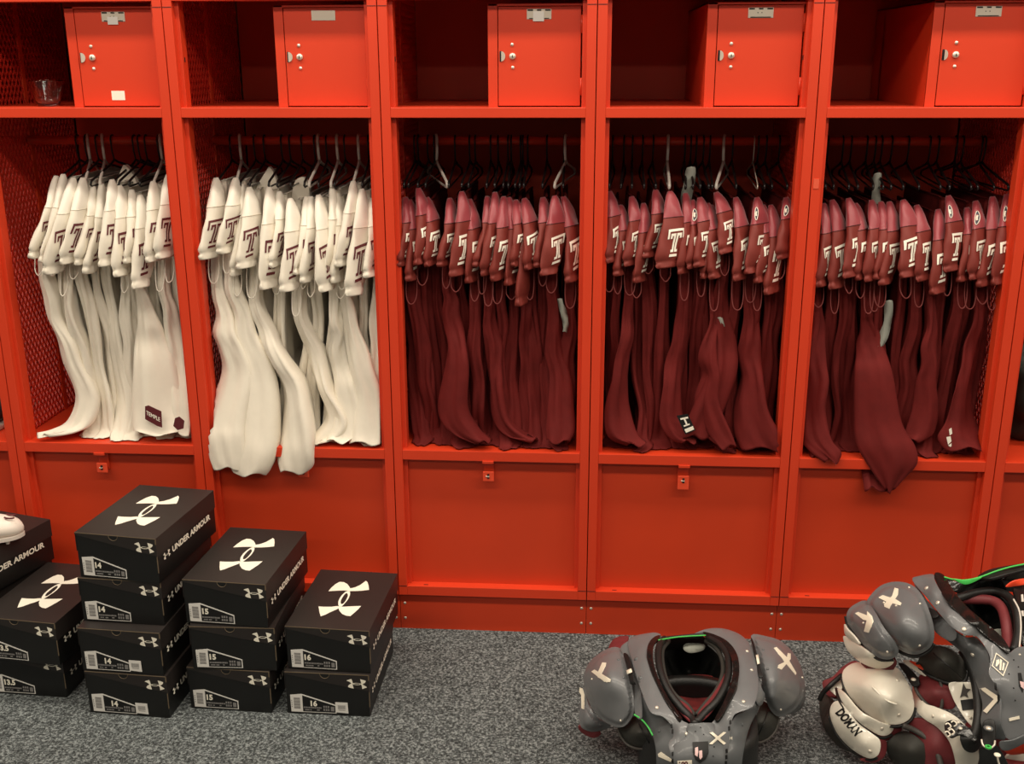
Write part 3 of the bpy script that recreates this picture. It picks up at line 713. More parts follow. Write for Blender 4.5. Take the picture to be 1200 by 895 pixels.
# ------------------------------------------------------------------ white boot
def boot():
    toe = at_z(27, 612, BHT * 3 + .05)
    z0 = BHT * 3
    root = empty('football_boot', (toe.x - .15, toe.y, z0))
    tag(root, 'white football boot with small maroon emblems standing on the left-edge shoe box', 'boot')
    # direction toe -> heel
    hd = Vector((-1, -.25, 0)).normalized(); sd = Vector((hd.y, -hd.x, 0))
    N = 24; vs = []; st = [(0, .004, .018, .030), (.01, .022, .010, .044), (.03, .036, .006, .056), (.07, .046, .004, .066), (.11, .047, .004, .080), (.15, .042, .006, .100), (.19, .038, .008, .116), (.24, .036, .008, .118), (.28, .034, .010, .112), (.30, .020, .014, .098)]
    S = catmull(st, 4)
    for d, hw, zb, zt in S:
        c = Vector((toe.x, toe.y, z0)) + hd * d
        for k in range(N):
            q = 2 * math.pi * k / N; a = math.cos(q); b = math.sin(q)
            aa = abs(a) ** .8 * (1 if a > 0 else -1); bb = abs(b) ** .8 * (1 if b > 0 else -1)
            z = z0 + .012 + (zb + zt) / 2 + bb * (zt - zb) / 2
            vs.append(c + sd * (aa * hw * (1 - .25 * max(0, bb))) + Vector((0, 0, z - z0)))
    n = len(S); fs = [(i * N + k, i * N + (k + 1) % N, (i + 1) * N + (k + 1) % N, (i + 1) * N + k) for i in range(n - 1) for k in range(N)] + [tuple(range(N))[::-1], tuple((n - 1) * N + k for k in range(N))]
    up = mk('upper', vs, fs, mat('boot_white', (238, 226, 214), .4), root, True)
    # sole plate and studs
    vs = []
    for d, hw, zb, zt in S:
        c = Vector((toe.x, toe.y, z0)) + hd * d
        for sx_, z in ((-1, .012), (1, .012), (1, .022), (-1, .022)): vs.append(c + sd * (sx_ * hw * 1.0) + Vector((0, 0, z)))
    fs = [(i * 4 + k, i * 4 + (k + 1) % 4, i * 4 + 4 + (k + 1) % 4, i * 4 + 4 + k) for i in range(n - 1) for k in range(4)] + [(3, 2, 1, 0), tuple((n - 1) * 4 + k for k in range(4))]
    so = mk('sole', vs, fs, mat('boot_sole', (215, 205, 195), .5), root)
    for d, s in ((.04, .6), (.04, -.6), (.08, .7), (.08, -.7), (.12, .7), (.12, -.7), (.25, .6), (.25, -.6)):
        p = Vector((toe.x, toe.y, z0)) + hd * d + sd * (s * .04)
        MB().lathe([(0, 0), (.005, 0), (.008, .013)], p, 10).build('stud', HW, so)
    # small interlocking emblems on the toe
    mb = MB()
    for dx_, dz_, s_ in ((.018, 0, .012),):
        c = Vector((toe.x, toe.y, z0)) + hd * .030
        for a0 in (-1, 1):
            L = [c + sd * (a0 * .012 - .006 * math.cos(q)) * 1. + hd * (.012 * math.sin(q)) for q in np.linspace(-1.4, 1.4, 9)]
            L = [Vector((p.x, p.y, z0 + .012 + .0605 + .15 * ((p - c).dot(hd)))) for p in L]
            mb.tube(L, .0024, 6)
    mb.build('toe_emblem', TM, up)
    # ankle collar and laces
    mb = MB()
    for k in range(5):
        d = .11 + k * .018; c = Vector((toe.x, toe.y, z0 + .012 + .085 + k * .006)) + hd * d
        mb.tube([c - sd * .02, c + Vector((0, 0, .006)), c + sd * .02], .0025, 6)
    mb.build('laces', TM, up)
boot()

# ------------------------------------------------------------------ things in the lockers cut off by the frame
def dark_shoe():
    p = at_y(-6, 505, .10); root = empty('sneaker', (p.x, .12, .584))
    tag(root, 'dark sneaker on the seat of the locker cut off at the left edge', 'sneaker')
    N = 18; S = catmull([(0, .010, 0, .03), (.02, .032, 0, .05), (.08, .045, 0, .07), (.14, .042, 0, .09), (.2, .038, 0, .12), (.26, .036, 0, .125), (.29, .022, 0, .11)], 3); vs = []
    for d, hw, zb, zt in S:
        for k in range(N):
            q = 2 * math.pi * k / N; vs.append((p.x + math.cos(q) * hw - .02, .05 + d, .584 + .016 + (zt) / 2 + math.sin(q) * zt / 2))
    n = len(S); fs = [(i * N + k, i * N + (k + 1) % N, (i + 1) * N + (k + 1) % N, (i + 1) * N + k) for i in range(n - 1) for k in range(N)] + [tuple(range(N))[::-1], tuple((n - 1) * N + k for k in range(N))]
    mk('upper', vs, fs, mat('dark_shoe', (38, 36, 40), .6), root, True)
    MB().box(p.x - .062, p.x + .022, .05, .34, .584, .602, .006).build('sole', HW, root)
dark_shoe()
def bag():
    root = empty('gym_bag', (3.02, .25, .584))
    tag(root, 'dark crumpled gym bag in the locker cut off at the right edge', 'bag')
    bm = bmesh.new(); bmesh.ops.create_icosphere(bm, subdivisions=4, radius=1)
    rg = random.Random(5)
    vs = []
    for v in bm.verts:
        x, y, z = v.co; f = 1 + .09 * math.sin(x * 7 + 2 * z) + .07 * math.sin(y * 9 + x * 4) + .05 * math.sin(z * 13 + y * 5)
        sg = lambda a: abs(a) ** .7 * (1 if a > 0 else -1)
        vs.append((3.04 + sg(x) * .17 * f, .30 + sg(y) * .2 * f, max(.585, .585 + .15 + sg(z) * .15 * f)))
    bm.verts.index_update(); fs = [[v.index for v in f.verts] for f in bm.faces]; bm.free()
    b = mk('bag_body', vs, fs, mat('bag_fabric', (40, 44, 38), .7, noise=.3, nscale=30), root, True)
    MB().tube(catmull([(2.95, .12, .78), (3.0, .08, .86), (3.06, .08, .87), (3.12, .12, .78)], 6), .007, 8).build('strap', mat('bag_strap', (84, 88, 76), .7), root, True)
bag()

# ------------------------------------------------------------------ shoulder pads
class Crop:
    def __init__(s, ox, oy, k): s.o = (ox, oy); s.k = k
    def px(s, u, v): return s.o[0] + u / s.k, s.o[1] + v / s.k
class Surf:
    """thin-plate height field over the photo's ground plan through a few measured heights"""
    def __init__(s, pts):
        P = np.array(pts, float); s.P = P[:, :2]; n = len(P)
        K = s.phi(np.linalg.norm(s.P[:, None] - s.P[None], axis=2)) + np.eye(n) * 1e-3
        A = np.zeros((n + 3, n + 3)); A[:n, :n] = K; A[:n, n] = 1; A[:n, n + 1:] = s.P; A[n, :n] = 1; A[n + 1:, :n] = s.P.T
        b = np.zeros(n + 3); b[:n] = P[:, 2]; s.w = np.linalg.solve(A, b)
    def phi(s, r): r = np.maximum(r, 1e-9); return r * r * np.log(r) * .001
    def __call__(s, u, v):
        r = np.linalg.norm(s.P - np.array([u, v]), axis=1); n = len(s.P)
        return float(s.phi(r) @ s.w[:n] + s.w[n] + s.w[n + 1] * u + s.w[n + 2] * v)
def plate(crop, name, outline, inner, m, parent, th=.004, step=4., k=4, surf=None, lift=0., smooth_outline=True, bev=True, rim=None):
    """shell whose edge runs through (u, v, height) points, with interior heights; given real thickness"""
    pts = []
    for q in outline:
        a, b = crop.px(q[0], q[1]); z = q[2] if len(q) > 2 else surf(a, b); pts.append((a, b, z))
    inn = [(*crop.px(q[0], q[1]), q[2]) for q in inner]
    sf = surf if surf is not None and len(outline[0]) < 3 else Surf(pts + inn)
    O = catmull(pts, k, True) if smooth_outline else [np.array(p) for p in pts]
    V = [Vector((float(p[0]), float(p[1]))) for p in O]; n = len(V); Eg = [(i, (i + 1) % n) for i in range(n)]
    poly = [(v.x, v.y) for v in V]
    x0, x1 = min(v.x for v in V), max(v.x for v in V); y0, y1 = min(v.y for v in V), max(v.y for v in V)
    j = 0; y = y0 + step / 2
    while y < y1:
        x = x0 + (step / 2 if j % 2 else step)
        while x < x1:
            if inside((x, y), poly) and min((v.x - x) ** 2 + (v.y - y) ** 2 for v in V[:n]) > (step * .55) ** 2: V.append(Vector((x, y)))
            x += step
        y += step * .87; j += 1
    r = delaunay_2d_cdt(V, Eg, [], 1, 1e-6)
    vs = []
    for p in r[0]:
        zz = sf(p.x, p.y)
        if rim:
            dd = min((o_[0] - p.x) ** 2 + (o_[1] - p.y) ** 2 for o_ in O) ** .5; q_ = max(0., min(1., (dd - rim[0]) / rim[0])); zz += rim[1] * q_ * q_ * (3 - 2 * q_)
        w = at_z(p.x, p.y, zz)
        if lift: w = w + (Vector(CP) - w).normalized() * lift
        vs.append(w)
    fs = []
    for f in r[2]:
        a, b, c_ = [vs[i] for i in f[:3]]; nn = (b - a).cross(c_ - a)
        fs.append(tuple(f) if nn.dot(Vector(CP) - a) > 0 else tuple(f)[::-1])
    o = mk(name, vs, fs, m, parent, True)
    if th:
        s = o.modifiers.new('thickness', 'SOLIDIFY'); s.thickness = th; s.offset = -1; s.use_even_offset = False
        if bev and th > .0025:
            b = o.modifiers.new('edge', 'BEVEL'); b.width = min(.0018, th * .4); b.segments = 2; b.limit_method = 'ANGLE'; b.angle_limit = math.radians(50)
    if rim:
        s0 = sf
        def sf(u, v, s0=s0, O=O, rim=rim):
            dd = min((o_[0] - u) ** 2 + (o_[1] - v) ** 2 for o_ in O) ** .5; q_ = max(0., min(1., (dd - rim[0]) / rim[0])); return s0(u, v) + rim[1] * q_ * q_ * (3 - 2 * q_)
    o['_s'] = 0
    return o, sf
def cord(crop, name, pts, r, m, parent, k=6, n=8):
    L = [at_z(*crop.px(q[0], q[1]), q[2]) for q in pts]
    return MB().tube([Vector(p) for p in catmull([tuple(p) for p in L], k)], r, n).build(name, m, parent, True)
def rivets(crop, sf, pts, parent, r=.0042, m=None):
    for u, v in pts:
        a, b = crop.px(u, v); p = at_z(a, b, sf(a, b)); nz = (Vector(CP) - p).normalized()
        e = .5; p1 = at_z(a + e, b, sf(a + e, b)); p2 = at_z(a, b + e, sf(a, b + e)); nn = (p1 - p).cross(p2 - p).normalized()
        if nn.dot(nz) < 0: nn = -nn
        t = nn.orthogonal().normalized(); s = nn.cross(t); vs = []; N = 10
        prof = [(1, -.001), (1, .0008), (.75, .002), (.3, .0027)]
        for rr, h in prof:
            for k in range(N):
                q = 2 * math.pi * k / N; vs.append(p + nn * (h) + (t * math.cos(q) + s * math.sin(q)) * (r * rr))
        fs = [(i * N + k, i * N + (k + 1) % N, (i + 1) * N + (k + 1) % N, (i + 1) * N + k) for i in range(len(prof) - 1) for k in range(N)] + [tuple((len(prof) - 1) * N + k for k in range(N))]
        mk('rivet', vs, fs, m or STEEL, parent, True)
def mark(crop, sf, quads, m, parent, name='emblem', th=.0012, lift=.0026):
    """printed or stuck-on flat pieces following the shell"""
    mb_v = []; mb_f = []
    for poly in quads:
        P = []
        n = len(poly)
        for i in range(n):
            a = np.array(poly[i], float); b = np.array(poly[(i + 1) % n], float)
            for t in (0, .5): P.append(tuple(a + (b - a) * t))
        V = [Vector(crop.px(*p)) for p in P]; k = len(V)
        pv = [(v.x, v.y) for v in V]; ax0, ax1, ay0, ay1 = min(p[0] for p in pv), max(p[0] for p in pv), min(p[1] for p in pv), max(p[1] for p in pv)
        gx = ax0 + .9
        while gx < ax1:
            gy = ay0 + .9
            while gy < ay1:
                if inside((gx, gy), pv) and min((a_ - gx) ** 2 + (b_ - gy) ** 2 for a_, b_ in pv) > .8: V.append(Vector((gx, gy)))
                gy += 1.8
            gx += 1.8
        r = delaunay_2d_cdt(V, [(i, (i + 1) % k) for i in range(k)], [], 1, 1e-6)
        off = len(mb_v)
        for p in r[0]:
            w = at_z(p.x, p.y, sf(p.x, p.y)); mb_v.append(w + (Vector(CP) - w).normalized() * lift)
        for f in r[2]:
            a, b, c_ = [mb_v[off + i] for i in f[:3]]; nn = (b - a).cross(c_ - a)
            g = [off + i for i in f]; mb_f.append(g if nn.dot(Vector(CP) - a) > 0 else g[::-1])
    o = mk(name, mb_v, mb_f, m, parent)
    s = o.modifiers.new('thickness', 'SOLIDIFY'); s.thickness = th; s.offset = -1
    return o
def words_on(crop, sf, txt, o, du, dv, m, parent, name='wording', lift=.0022):
    """letters: origin o (crop px), unit vector along the line du and up dv in crop px per em"""
    T = textmesh(txt, 1., .04); vs = []
    for x, y in T[0]:
        a, b = crop.px(o[0] + du[0] * x + dv[0] * y, o[1] + du[1] * x + dv[1] * y); w = at_z(a, b, sf(a, b)); vs.append(w + (Vector(CP) - w).normalized() * lift)
    return mk(name, vs, T[1], m, parent)

A_ = Crop(670, 725, 4.138); C5 = Crop(670, 725, 5.267); C6 = Crop(800, 725, 5.267)
# --- the lone grey pads
g1 = empty('shoulder_pads', (1.94, -.62, 0))
tag(g1, 'grey football shoulder pads standing alone on the carpet below the fourth full locker', 'shoulder pads')
def floor_shell(parent, cx, cy, hx, hy, z1, m, name='rib_padding', front=True):
    """padded ring of the chest and back standing on the carpet"""
    vs = []; N = 48; H = 8
    for sgn in (0, 1):
        for j in range(H + 1):
            z = .003 + (z1 - .003) * j / H; f = 1 + .05 * math.sin(math.pi * j / H)
            for k in range(N):
                q = 2 * math.pi * k / N; a, b = math.cos(q), math.sin(q)
                rx = (hx - sgn * .022) * f; ry = (hy - sgn * .022) * f
                zz = z * (1 - .55 * abs(a) ** 6 * (0 if j else 0))
                vs.append((cx + rx * (abs(a) ** .8) * (1 if a > 0 else -1), cy + ry * (abs(b) ** .8) * (1 if b > 0 else -1), zz))
    fs = []
    for sgn in (0, 1):
        o = sgn * (H + 1) * N
        for j in range(H):
            for k in range(N):
                f = (o + j * N + k, o + j * N + (k + 1) % N, o + (j + 1) * N + (k + 1) % N, o + (j + 1) * N + k); fs.append(f if not sgn else f[::-1])
    o2 = (H + 1) * N
    for k in range(N):
        k1 = (k + 1) % N; fs.append((H * N + k, H * N + k1, o2 + H * N + k1, o2 + H * N + k)); fs.append((k1, k, o2 + k, o2 + k1))
    return mk(name, vs, fs, m, parent, True)
floor_shell(g1, 1.945, -.615, .135, .155, .17, PADB)
# inner lining seen through the neck
plate(A_, 'neck_lining', [(425, 150, .17), (480, 110, .18), (560, 105, .18), (640, 120, .18), (720, 190, .15), (735, 280, .13), (700, 390, .12), (620, 480, .12), (560, 460, .11), (480, 380, .11), (430, 270, .12)],
      [(560, 250, .03), (560, 330, .03)], PADB, g1, .006)
plate(A_, 'inner_padding', [(490, 300, .12), (560, 270, .12), (680, 275, .12), (690, 330, .12), (650, 410, .13), (600, 440, .14), (560, 410, .13), (510, 360, .12)], [(590, 340, .10)], PADMD, g1, .01)
plate(A_, 'back_plate', [(425, 110, .245), (520, 92, .25), (640, 95, .245), (660, 130, .2), (630, 150, .17), (560, 150, .165), (480, 150, .17), (430, 165, .19)], [], PADB, g1, .006)
plate(A_, 'back_patch', [(545, 125, .225), (575, 118, .23), (640, 122, .23), (640, 150, .22), (580, 165, .215), (545, 150, .22)], [], CLOTHG, g1, .002)
# chest plates
lowL, sLL = plate(A_, 'chest_plate', [(285, 300, .228), (310, 330, .228), (345, 380, .233), (380, 440, .233), (440, 465, .228), (480, 520, .220), (500, 580, .203), (505, 700, .163), (505, 820, .068), (430, 830, .058), (412, 760, .098), (410, 690, .143), (405, 620, .173), (385, 550, .183), (340, 480, .183), (305, 420, .183), (290, 350, .198)],
      [(420, 540, .200), (455, 640, .176)], GREYD, g1, .004)
lowR, sLR = plate(A_, 'chest_plate', [(930, 320, .223), (932, 380, .203), (900, 450, .193), (870, 510, .188), (850, 570, .178), (835, 640, .163), (825, 720, .128), (820, 830, .058), (740, 830, .068), (735, 700, .158), (745, 600, .188), (760, 530, .213), (800, 470, .228), (850, 445, .228), (885, 420, .228), (900, 340, .233)],
      [(820, 560, .196), (780, 640, .176)], GREYD, g1, .004)
cen, sCe = plate(A_, 'breast_plate', [(562, 512, .249), (600, 506, .256), (650, 503, .256), (692, 510, .249), (700, 560, .239), (735, 600, .219), (740, 700, .189), (740, 830, .094), (640, 845, .094), (540, 845, .094), (500, 830, .089), (495, 700, .184), (490, 620, .209), (530, 590, .224), (560, 560, .234)],
      [(620, 600, .229), (620, 700, .194)], GREYD, g1, .004)
colL, sCL = plate(A_, 'collar_plate', [(272, 110, .262), (300, 85, .268), (350, 72, .272), (405, 66, .272), (432, 78, .268), (395, 92, .275), (372, 130, .283), (372, 190, .283), (390, 250, .278), (425, 330, .268), (475, 420, .256), (530, 488, .248), (568, 512, .243), (555, 560, .232), (540, 640, .205), (530, 720, .17), (520, 820, .09), (485, 815, .09), (488, 700, .178), (470, 615, .208), (476, 590, .213), (492, 572, .22), (490, 535, .228), (470, 500, .238), (440, 472, .246), (400, 462, .250), (375, 440, .252), (345, 370, .256), (310, 270, .262), (288, 190, .264)],
      [(330, 140, .279), (340, 220, .279), (385, 330, .270), (450, 440, .252), (520, 540, .236), (500, 640, .205)], GREYP, g1, .004)
colR, sCR = plate(A_, 'collar_plate', [(590, 74, .262), (640, 52, .27), (700, 44, .272), (760, 52, .272), (820, 78, .27), (862, 120, .268), (888, 180, .266), (905, 270, .262), (902, 350, .257), (884, 415, .252), (850, 440, .248), (800, 456, .245), (782, 478, .24), (772, 520, .228), (765, 600, .205), (750, 720, .16), (745, 820, .09), (715, 825, .09), (700, 720, .175), (690, 620, .215), (678, 560, .232), (668, 520, .243), (700, 482, .25), (745, 415, .262), (785, 330, .275), (802, 250, .282), (794, 180, .284), (760, 125, .28), (700, 88, .275), (640, 68, .268)],
      [(770, 90, .280), (835, 170, .281), (850, 260, .277), (830, 360, .264), (760, 440, .250), (715, 560, .228), (715, 650, .203)], GREYP, g1, .004)
rivets(A_, sCL, [(311, 193), (332, 284), (413, 430), (558, 558)], colL, .0045); rivets(A_, sCR, [(851, 157), (873, 248), (833, 401), (625, 525)], colR, .0045)
rivets(A_, sCL, [(311, 193), (332, 284)], colL, .0058, GREYD)
rivets(A_, sLL, [(424, 544), (495, 610)], lowL, .0035, GREYD); rivets(A_, sLR, [(827, 512)], lowR, .004, GREYD)
rivets(A_, sCe, [(625, 525), (600, 545), (640, 560), (686, 665), (690, 620)], cen, .0013, DARK)
# dark slots along the chest
for cp_, sf_, L in ((lowL, sCL, [(482, 520), (487, 545), (488, 655), (489, 690)]), (lowR, sCR, [(770, 500), (764, 530), (752, 640), (751, 670), (749, 700)])):
    mark(A_, sf_, [[(u - 4, v - 9), (u + 4, v - 11), (u + 5, v + 9), (u - 3, v + 11)] for u, v in L], DARK, cp_, 'slot')
# shield emblem and lettering
sh = mark(A_, sCe, [[(585, 597), (662, 593), (664, 650), (650, 680), (622, 700), (598, 680), (587, 650)]], DARK, cen, 'shield')
mark(A_, sCe, [[(598, 625), (612, 620), (614, 645), (610, 668), (598, 660)], [(618, 640), (632, 636), (634, 670), (624, 682), (618, 672)]], PINK, cen, 'shield_mark', .001, .0028)
mark(A_, sCe, [[(668, 552), (684, 548), (748, 602), (738, 610)], [(736, 548), (750, 550), (682, 608), (666, 606)]], STK, cen, 'cross_emblem')
words_on(A_, sLR, 'TECH', (728, 584), (20, 0), (0, -19), STK, cen, 'wording', .006)
mark(A_, sLL, [[(417, 655), (432, 645), (484, 682), (480, 694), (420, 668)]], STK, lowL, 'chevron')
lab = mark(A_, sCe, [[(512, 690), (583, 686), (584, 720), (514, 724)]], STK, cen, 'number_label')
words_on(A_, sCe, '100', (520, 716), (32, -2), (0, -32), TM, lab, 'wording', .0032)
# collar trim: glossy black rim, then the soft rolls inside it
for L, nm in (([(432, 82, .272), (398, 96, .28), (378, 130, .286), (376, 190, .286), (394, 250, .281), (430, 330, .271), (480, 418, .258), (530, 482, .250), (512, 490, .243), (505, 488, .24)], 0),):
    pass
plate(A_, 'collar_trim', [(425, 78, .270), (393, 92, .279), (368, 132, .285), (368, 192, .286), (386, 252, .281), (422, 332, .271), (470, 418, .259), (516, 486, .250), (534, 484, .25), (530, 472, .248), (470, 385, .262), (430, 310, .272), (402, 235, .28), (393, 180, .282), (400, 125, .28), (426, 95, .273)],
      [(381, 170, .288)], VINYL, g1, .006, 3.)
plate(A_, 'collar_trim', [(640, 62, .270), (700, 78, .278), (760, 112, .284), (802, 172, .288), (812, 250, .286), (796, 335, .278), (755, 420, .265), (715, 486, .253), (695, 490, .25), (700, 470, .252), (740, 395, .266), (772, 310, .278), (782, 240, .284), (770, 180, .284), (735, 130, .28), (690, 98, .274), (645, 80, .268)],
      [(790, 210, .291), (780, 300, .284)], VINYL, g1, .006, 3.)
cord(A_, 'neck_roll', [(450, 96, .262), (425, 130, .272), (420, 190, .272), (432, 260, .268), (470, 350, .256), (530, 430, .243), (580, 480, .236), (598, 510, .238)], .0085, PADB, g1)
cord(A_, 'neck_roll', [(660, 90, .262), (720, 125, .272), (755, 180, .274), (762, 250, .272), (745, 320, .266), (700, 400, .254), (650, 450, .245), (604, 500, .238)], .0085, PADB, g1)
cord(A_, 'neck_roll', [(470, 108, .246), (440, 150, .255), (440, 220, .252), (460, 300, .245), (500, 370, .235), (560, 420, .226), (595, 470, .222)], .006, PADG, g1)
cord(A_, 'neck_roll', [(650, 105, .248), (700, 140, .256), (730, 200, .256), (732, 270, .252), (700, 350, .243), (650, 410, .234), (605, 465, .226)], .006, PADG, g1)
for L in ([(480, 380, .238), (540, 400, .236), (580, 440, .236), (595, 500, .238), (570, 490, .238), (520, 440, .238)], [(740, 260, .256), (745, 330, .256), (700, 410, .25), (650, 470, .244), (612, 490, .24), (615, 450, .235), (680, 370, .245), (715, 300, .252)]):
    plate(A_, 'collar_lining', L, [], PADM, g1, .006)
cord(A_, 'neck_cord', [(420, 103, .276), (500, 90, .272), (570, 84, .272), (650, 80, .276)], .0018, GREEN, g1)
cord(A_, 'neck_strap', [(425, 95, .27), (520, 86, .262), (640, 74, .268)], .004, PADB, g1)
# shoulder cups, outer cups and the hanging flaps
capL, sKL = plate(C5, 'shoulder_cup', [(245, 175, .238), (315, 195, .245), (345, 300, .248), (375, 430, .232), (385, 560, .198), (360, 625, .172), (310, 668, .150), (240, 655, .135), (160, 600, .128), (100, 500, .135), (75, 400, .152), (85, 310, .175), (140, 235, .205)],
      [(230, 330, .252), (250, 440, .228), (180, 430, .210), (290, 520, .200), (160, 330, .220), (240, 570, .170)], GREYP, g1, .005, 2.2, rim=(3.2, .007))
rivets(C5, sKL, [(289, 252), (318, 362)], capL, .0035, GREYD); rivets(C5, sKL, [(302, 628), (125, 372)], capL, .003)
mark(C5, sKL, [[(120, 325), (140, 312), (240, 372), (236, 390), (200, 388)], [(160, 330), (188, 268), (212, 270), (208, 290), (180, 345), (235, 385), (215, 392), (160, 360)]], STK, capL, 'cross_emblem')
cup2, s2 = plate(C5, 'outer_cup', [(75, 420, .145), (60, 470, .125), (50, 540, .105), (45, 620, .085), (60, 670, .072), (110, 695, .065), (160, 695, .062), (215, 680, .068), (235, 660, .08), (160, 610, .105), (100, 520, .125)],
      [(90, 600, .105), (130, 650, .09)], GREYP, g1, .005, 2.2, rim=(3.2, .007))
mark(C5, s2, [[(48, 425), (66, 430), (78, 470), (74, 558), (60, 552), (58, 470), (46, 452)]], STK, cup2, 'cross_emblem')
plate(C5, 'outer_cup_padding', [(40, 660, .07), (60, 665, .072), (110, 692, .064), (175, 700, .060), (172, 722, .05), (130, 735, .045), (80, 715, .048), (45, 685, .058)], [], PADM, g1, .01)
plate(C5, 'back_padding', [(225, 190, .15), (250, 130, .15), (290, 108, .15), (350, 105, .16), (330, 150, .18), (290, 185, .18)], [], PADM, g1, .015)
bk, sb = plate(C5, 'shoulder_bridge', [(300, 180, .25), (350, 135, .262), (400, 110, .262), (400, 180, .262), (420, 400, .245), (430, 600, .22), (390, 590, .205), (380, 420, .225), (330, 250, .245)], [], GREYP, g1, .003)
plate(C5, 'connecting_strap', [(318, 215, .256), (352, 235, .268), (385, 390, .262), (392, 405, .256), (360, 398, .25), (340, 300, .254)], [], DARK, g1, .003, lift=.002)
plate(C5, 'strap_tab', [(335, 318, .262), (366, 305, .270), (372, 325, .270), (342, 340, .262)], [], STK, g1, .002, lift=.004, smooth_outline=False)
fl, sf1 = plate(C5, 'arm_flap', [(280, 680, .12), (330, 660, .135), (385, 600, .16), (440, 640, .17), (490, 700, .165), (505, 770, .14), (470, 795, .115), (410, 800, .098), (340, 765, .095)], [(400, 700, .162)], PADG, g1, .012)
cord(C5, 'flap_piping', [(280, 680, .125), (330, 765, .1), (400, 800, .1), (470, 797, .118), (503, 770, .142)], .003, PIPE, fl)
cord(C5, 'flap_seam', [(400, 620, .172), (440, 700, .168), (480, 770, .142)], .0015, DARK, fl)
cord(C5, 'side_cord', [(385, 590, .215), (430, 620, .212), (470, 665, .208), (500, 720, .198)], .002, GREEN, g1)
capR, sKR = plate(A_, 'shoulder_cup', [(870, 80, .262), (945, 84, .255), (1015, 108, .238), (1075, 165, .212), (1115, 240, .182), (1130, 320, .16), (1115, 395, .142), (1068, 450, .130), (1005, 474, .135), (962, 440, .165), (935, 370, .205), (918, 280, .240), (898, 180, .260)],
      [(985, 200, .262), (1030, 270, .232), (980, 300, .246), (1010, 380, .198), (1060, 300, .208), (970, 380, .212)], GREYP, g1, .005, 2.2, rim=(3.2, .007))
rivets(A_, sKR, [(928, 150), (950, 243)], capR, .0035, GREYD); rivets(A_, sKR, [(1013, 440), (1118, 285)], capR, .003)
mark(A_, sKR, [[(980, 140), (994, 136), (1048, 190), (1090, 262), (1086, 272), (1030, 205)], [(1048, 165), (1062, 168), (1062, 195), (1018, 246), (1000, 238), (1004, 222), (1040, 205)]], STK, capR, 'cross_emblem')
plate(A_, 'outer_cup', [(1120, 250, .17), (1133, 330, .14), (1130, 400, .11), (1110, 440, .09), (1070, 462, .085), (1045, 460, .09), (1070, 430, .11), (1110, 380, .13), (1120, 320, .15)], [(1105, 420, .11)], GREYP, g1, .005)
plate(A_, 'shoulder_bridge', [(868, 120, .262), (888, 160, .262), (905, 250, .258), (920, 330, .245), (938, 370, .225), (920, 420, .21), (895, 400, .235), (895, 300, .25), (880, 200, .258)], [], GREYP, g1, .003)
plate(A_, 'connecting_strap', [(868, 95, .262), (880, 110, .27), (902, 190, .268), (925, 270, .262), (925, 282, .26), (905, 275, .262), (890, 200, .264)], [], DARK, g1, .003, lift=.003)
plate(A_, 'strap_tab', [(893, 175, .27), (905, 172, .27), (912, 215, .268), (900, 218, .268)], [], STK, g1, .002, lift=.005, smooth_outline=False)
fr_, _ = plate(A_, 'arm_flap', [(930, 400, .16), (975, 440, .15), (1005, 476, .12), (995, 530, .10), (960, 575, .09), (905, 598, .095), (868, 580, .115), (862, 550, .13), (895, 470, .165)], [(935, 500, .16)], PADG, g1, .012)
cord(A_, 'flap_piping', [(1005, 480, .122), (992, 535, .102), (955, 580, .092), (905, 600, .097), (868, 582, .117)], .003, PIPE, fr_)
cord(A_, 'flap_seam', [(955, 440, .16), (930, 510, .163), (895, 585, .11)], .0015, DARK, fr_)

# --- the pair piled up at the right: grey on top of white
B_ = Crop(940, 650, 3.654)
w1 = empty('shoulder_pads', (2.62, -.56, 0))
tag(w1, 'white football shoulder pads with maroon padding lying under the grey ones', 'shoulder pads')
floor_shell(w1, 2.70, -.60, .12, .10, .11, PADM)
plate(B_, 'arm_cover', [(75, 620, .05), (110, 600, .07), (130, 690, .07), (170, 780, .06), (215, 840, .045), (170, 830, .02), (110, 770, .015), (80, 700, .02)], [(120, 720, .065)], PADG, w1, .02)
mt, _ = plate(B_, 'strap_padding', [(85, 545, .10), (130, 520, .12), (170, 480, .14), (215, 453, .155), (240, 465, .16), (180, 530, .13), (165, 600, .10), (110, 605, .08)], [], PADM, w1, .015)
plate(B_, 'strap_tab', [(120, 570, .125), (160, 535, .135), (175, 560, .13), (150, 600, .115), (130, 590, .115)], [], WHITEP, w1, .004)
cord(B_, 'elastic_strap', [(75, 620, .09), (90, 590, .11), (125, 555, .135), (170, 515, .150)], .0065, PADB, w1)
c3, s3 = plate(B_, 'outer_cup', [(120, 690, .10), (124, 645, .12), (150, 625, .14), (185, 650, .145), (240, 720, .13), (300, 765, .12), (332, 792, .11), (335, 830, .09), (320, 862, .07), (280, 870, .055), (210, 830, .05), (150, 765, .07)],
      [(210, 740, .118), (260, 810, .095)], WHITEP, w1, .005)
cord(B_, 'edge_trim', [(114, 690, .092), (148, 770, .060), (208, 836, .040), (280, 877, .045), (322, 868, .062)], .0035, PADB, c3)
words_on(B_, s3, 'DOMAN', (142, 676), (23, 27), (44, -30), DARK, c3, 'wording')
rivets(B_, s3, [(291, 841)], c3, .0045)
plate(B_, 'cup_padding', [(335, 795, .10), (362, 800, .09), (355, 860, .06), (310, 890, .045), (250, 880, .04), (280, 868, .05), (322, 862, .065), (338, 830, .08)], [], PADM, w1, .01)
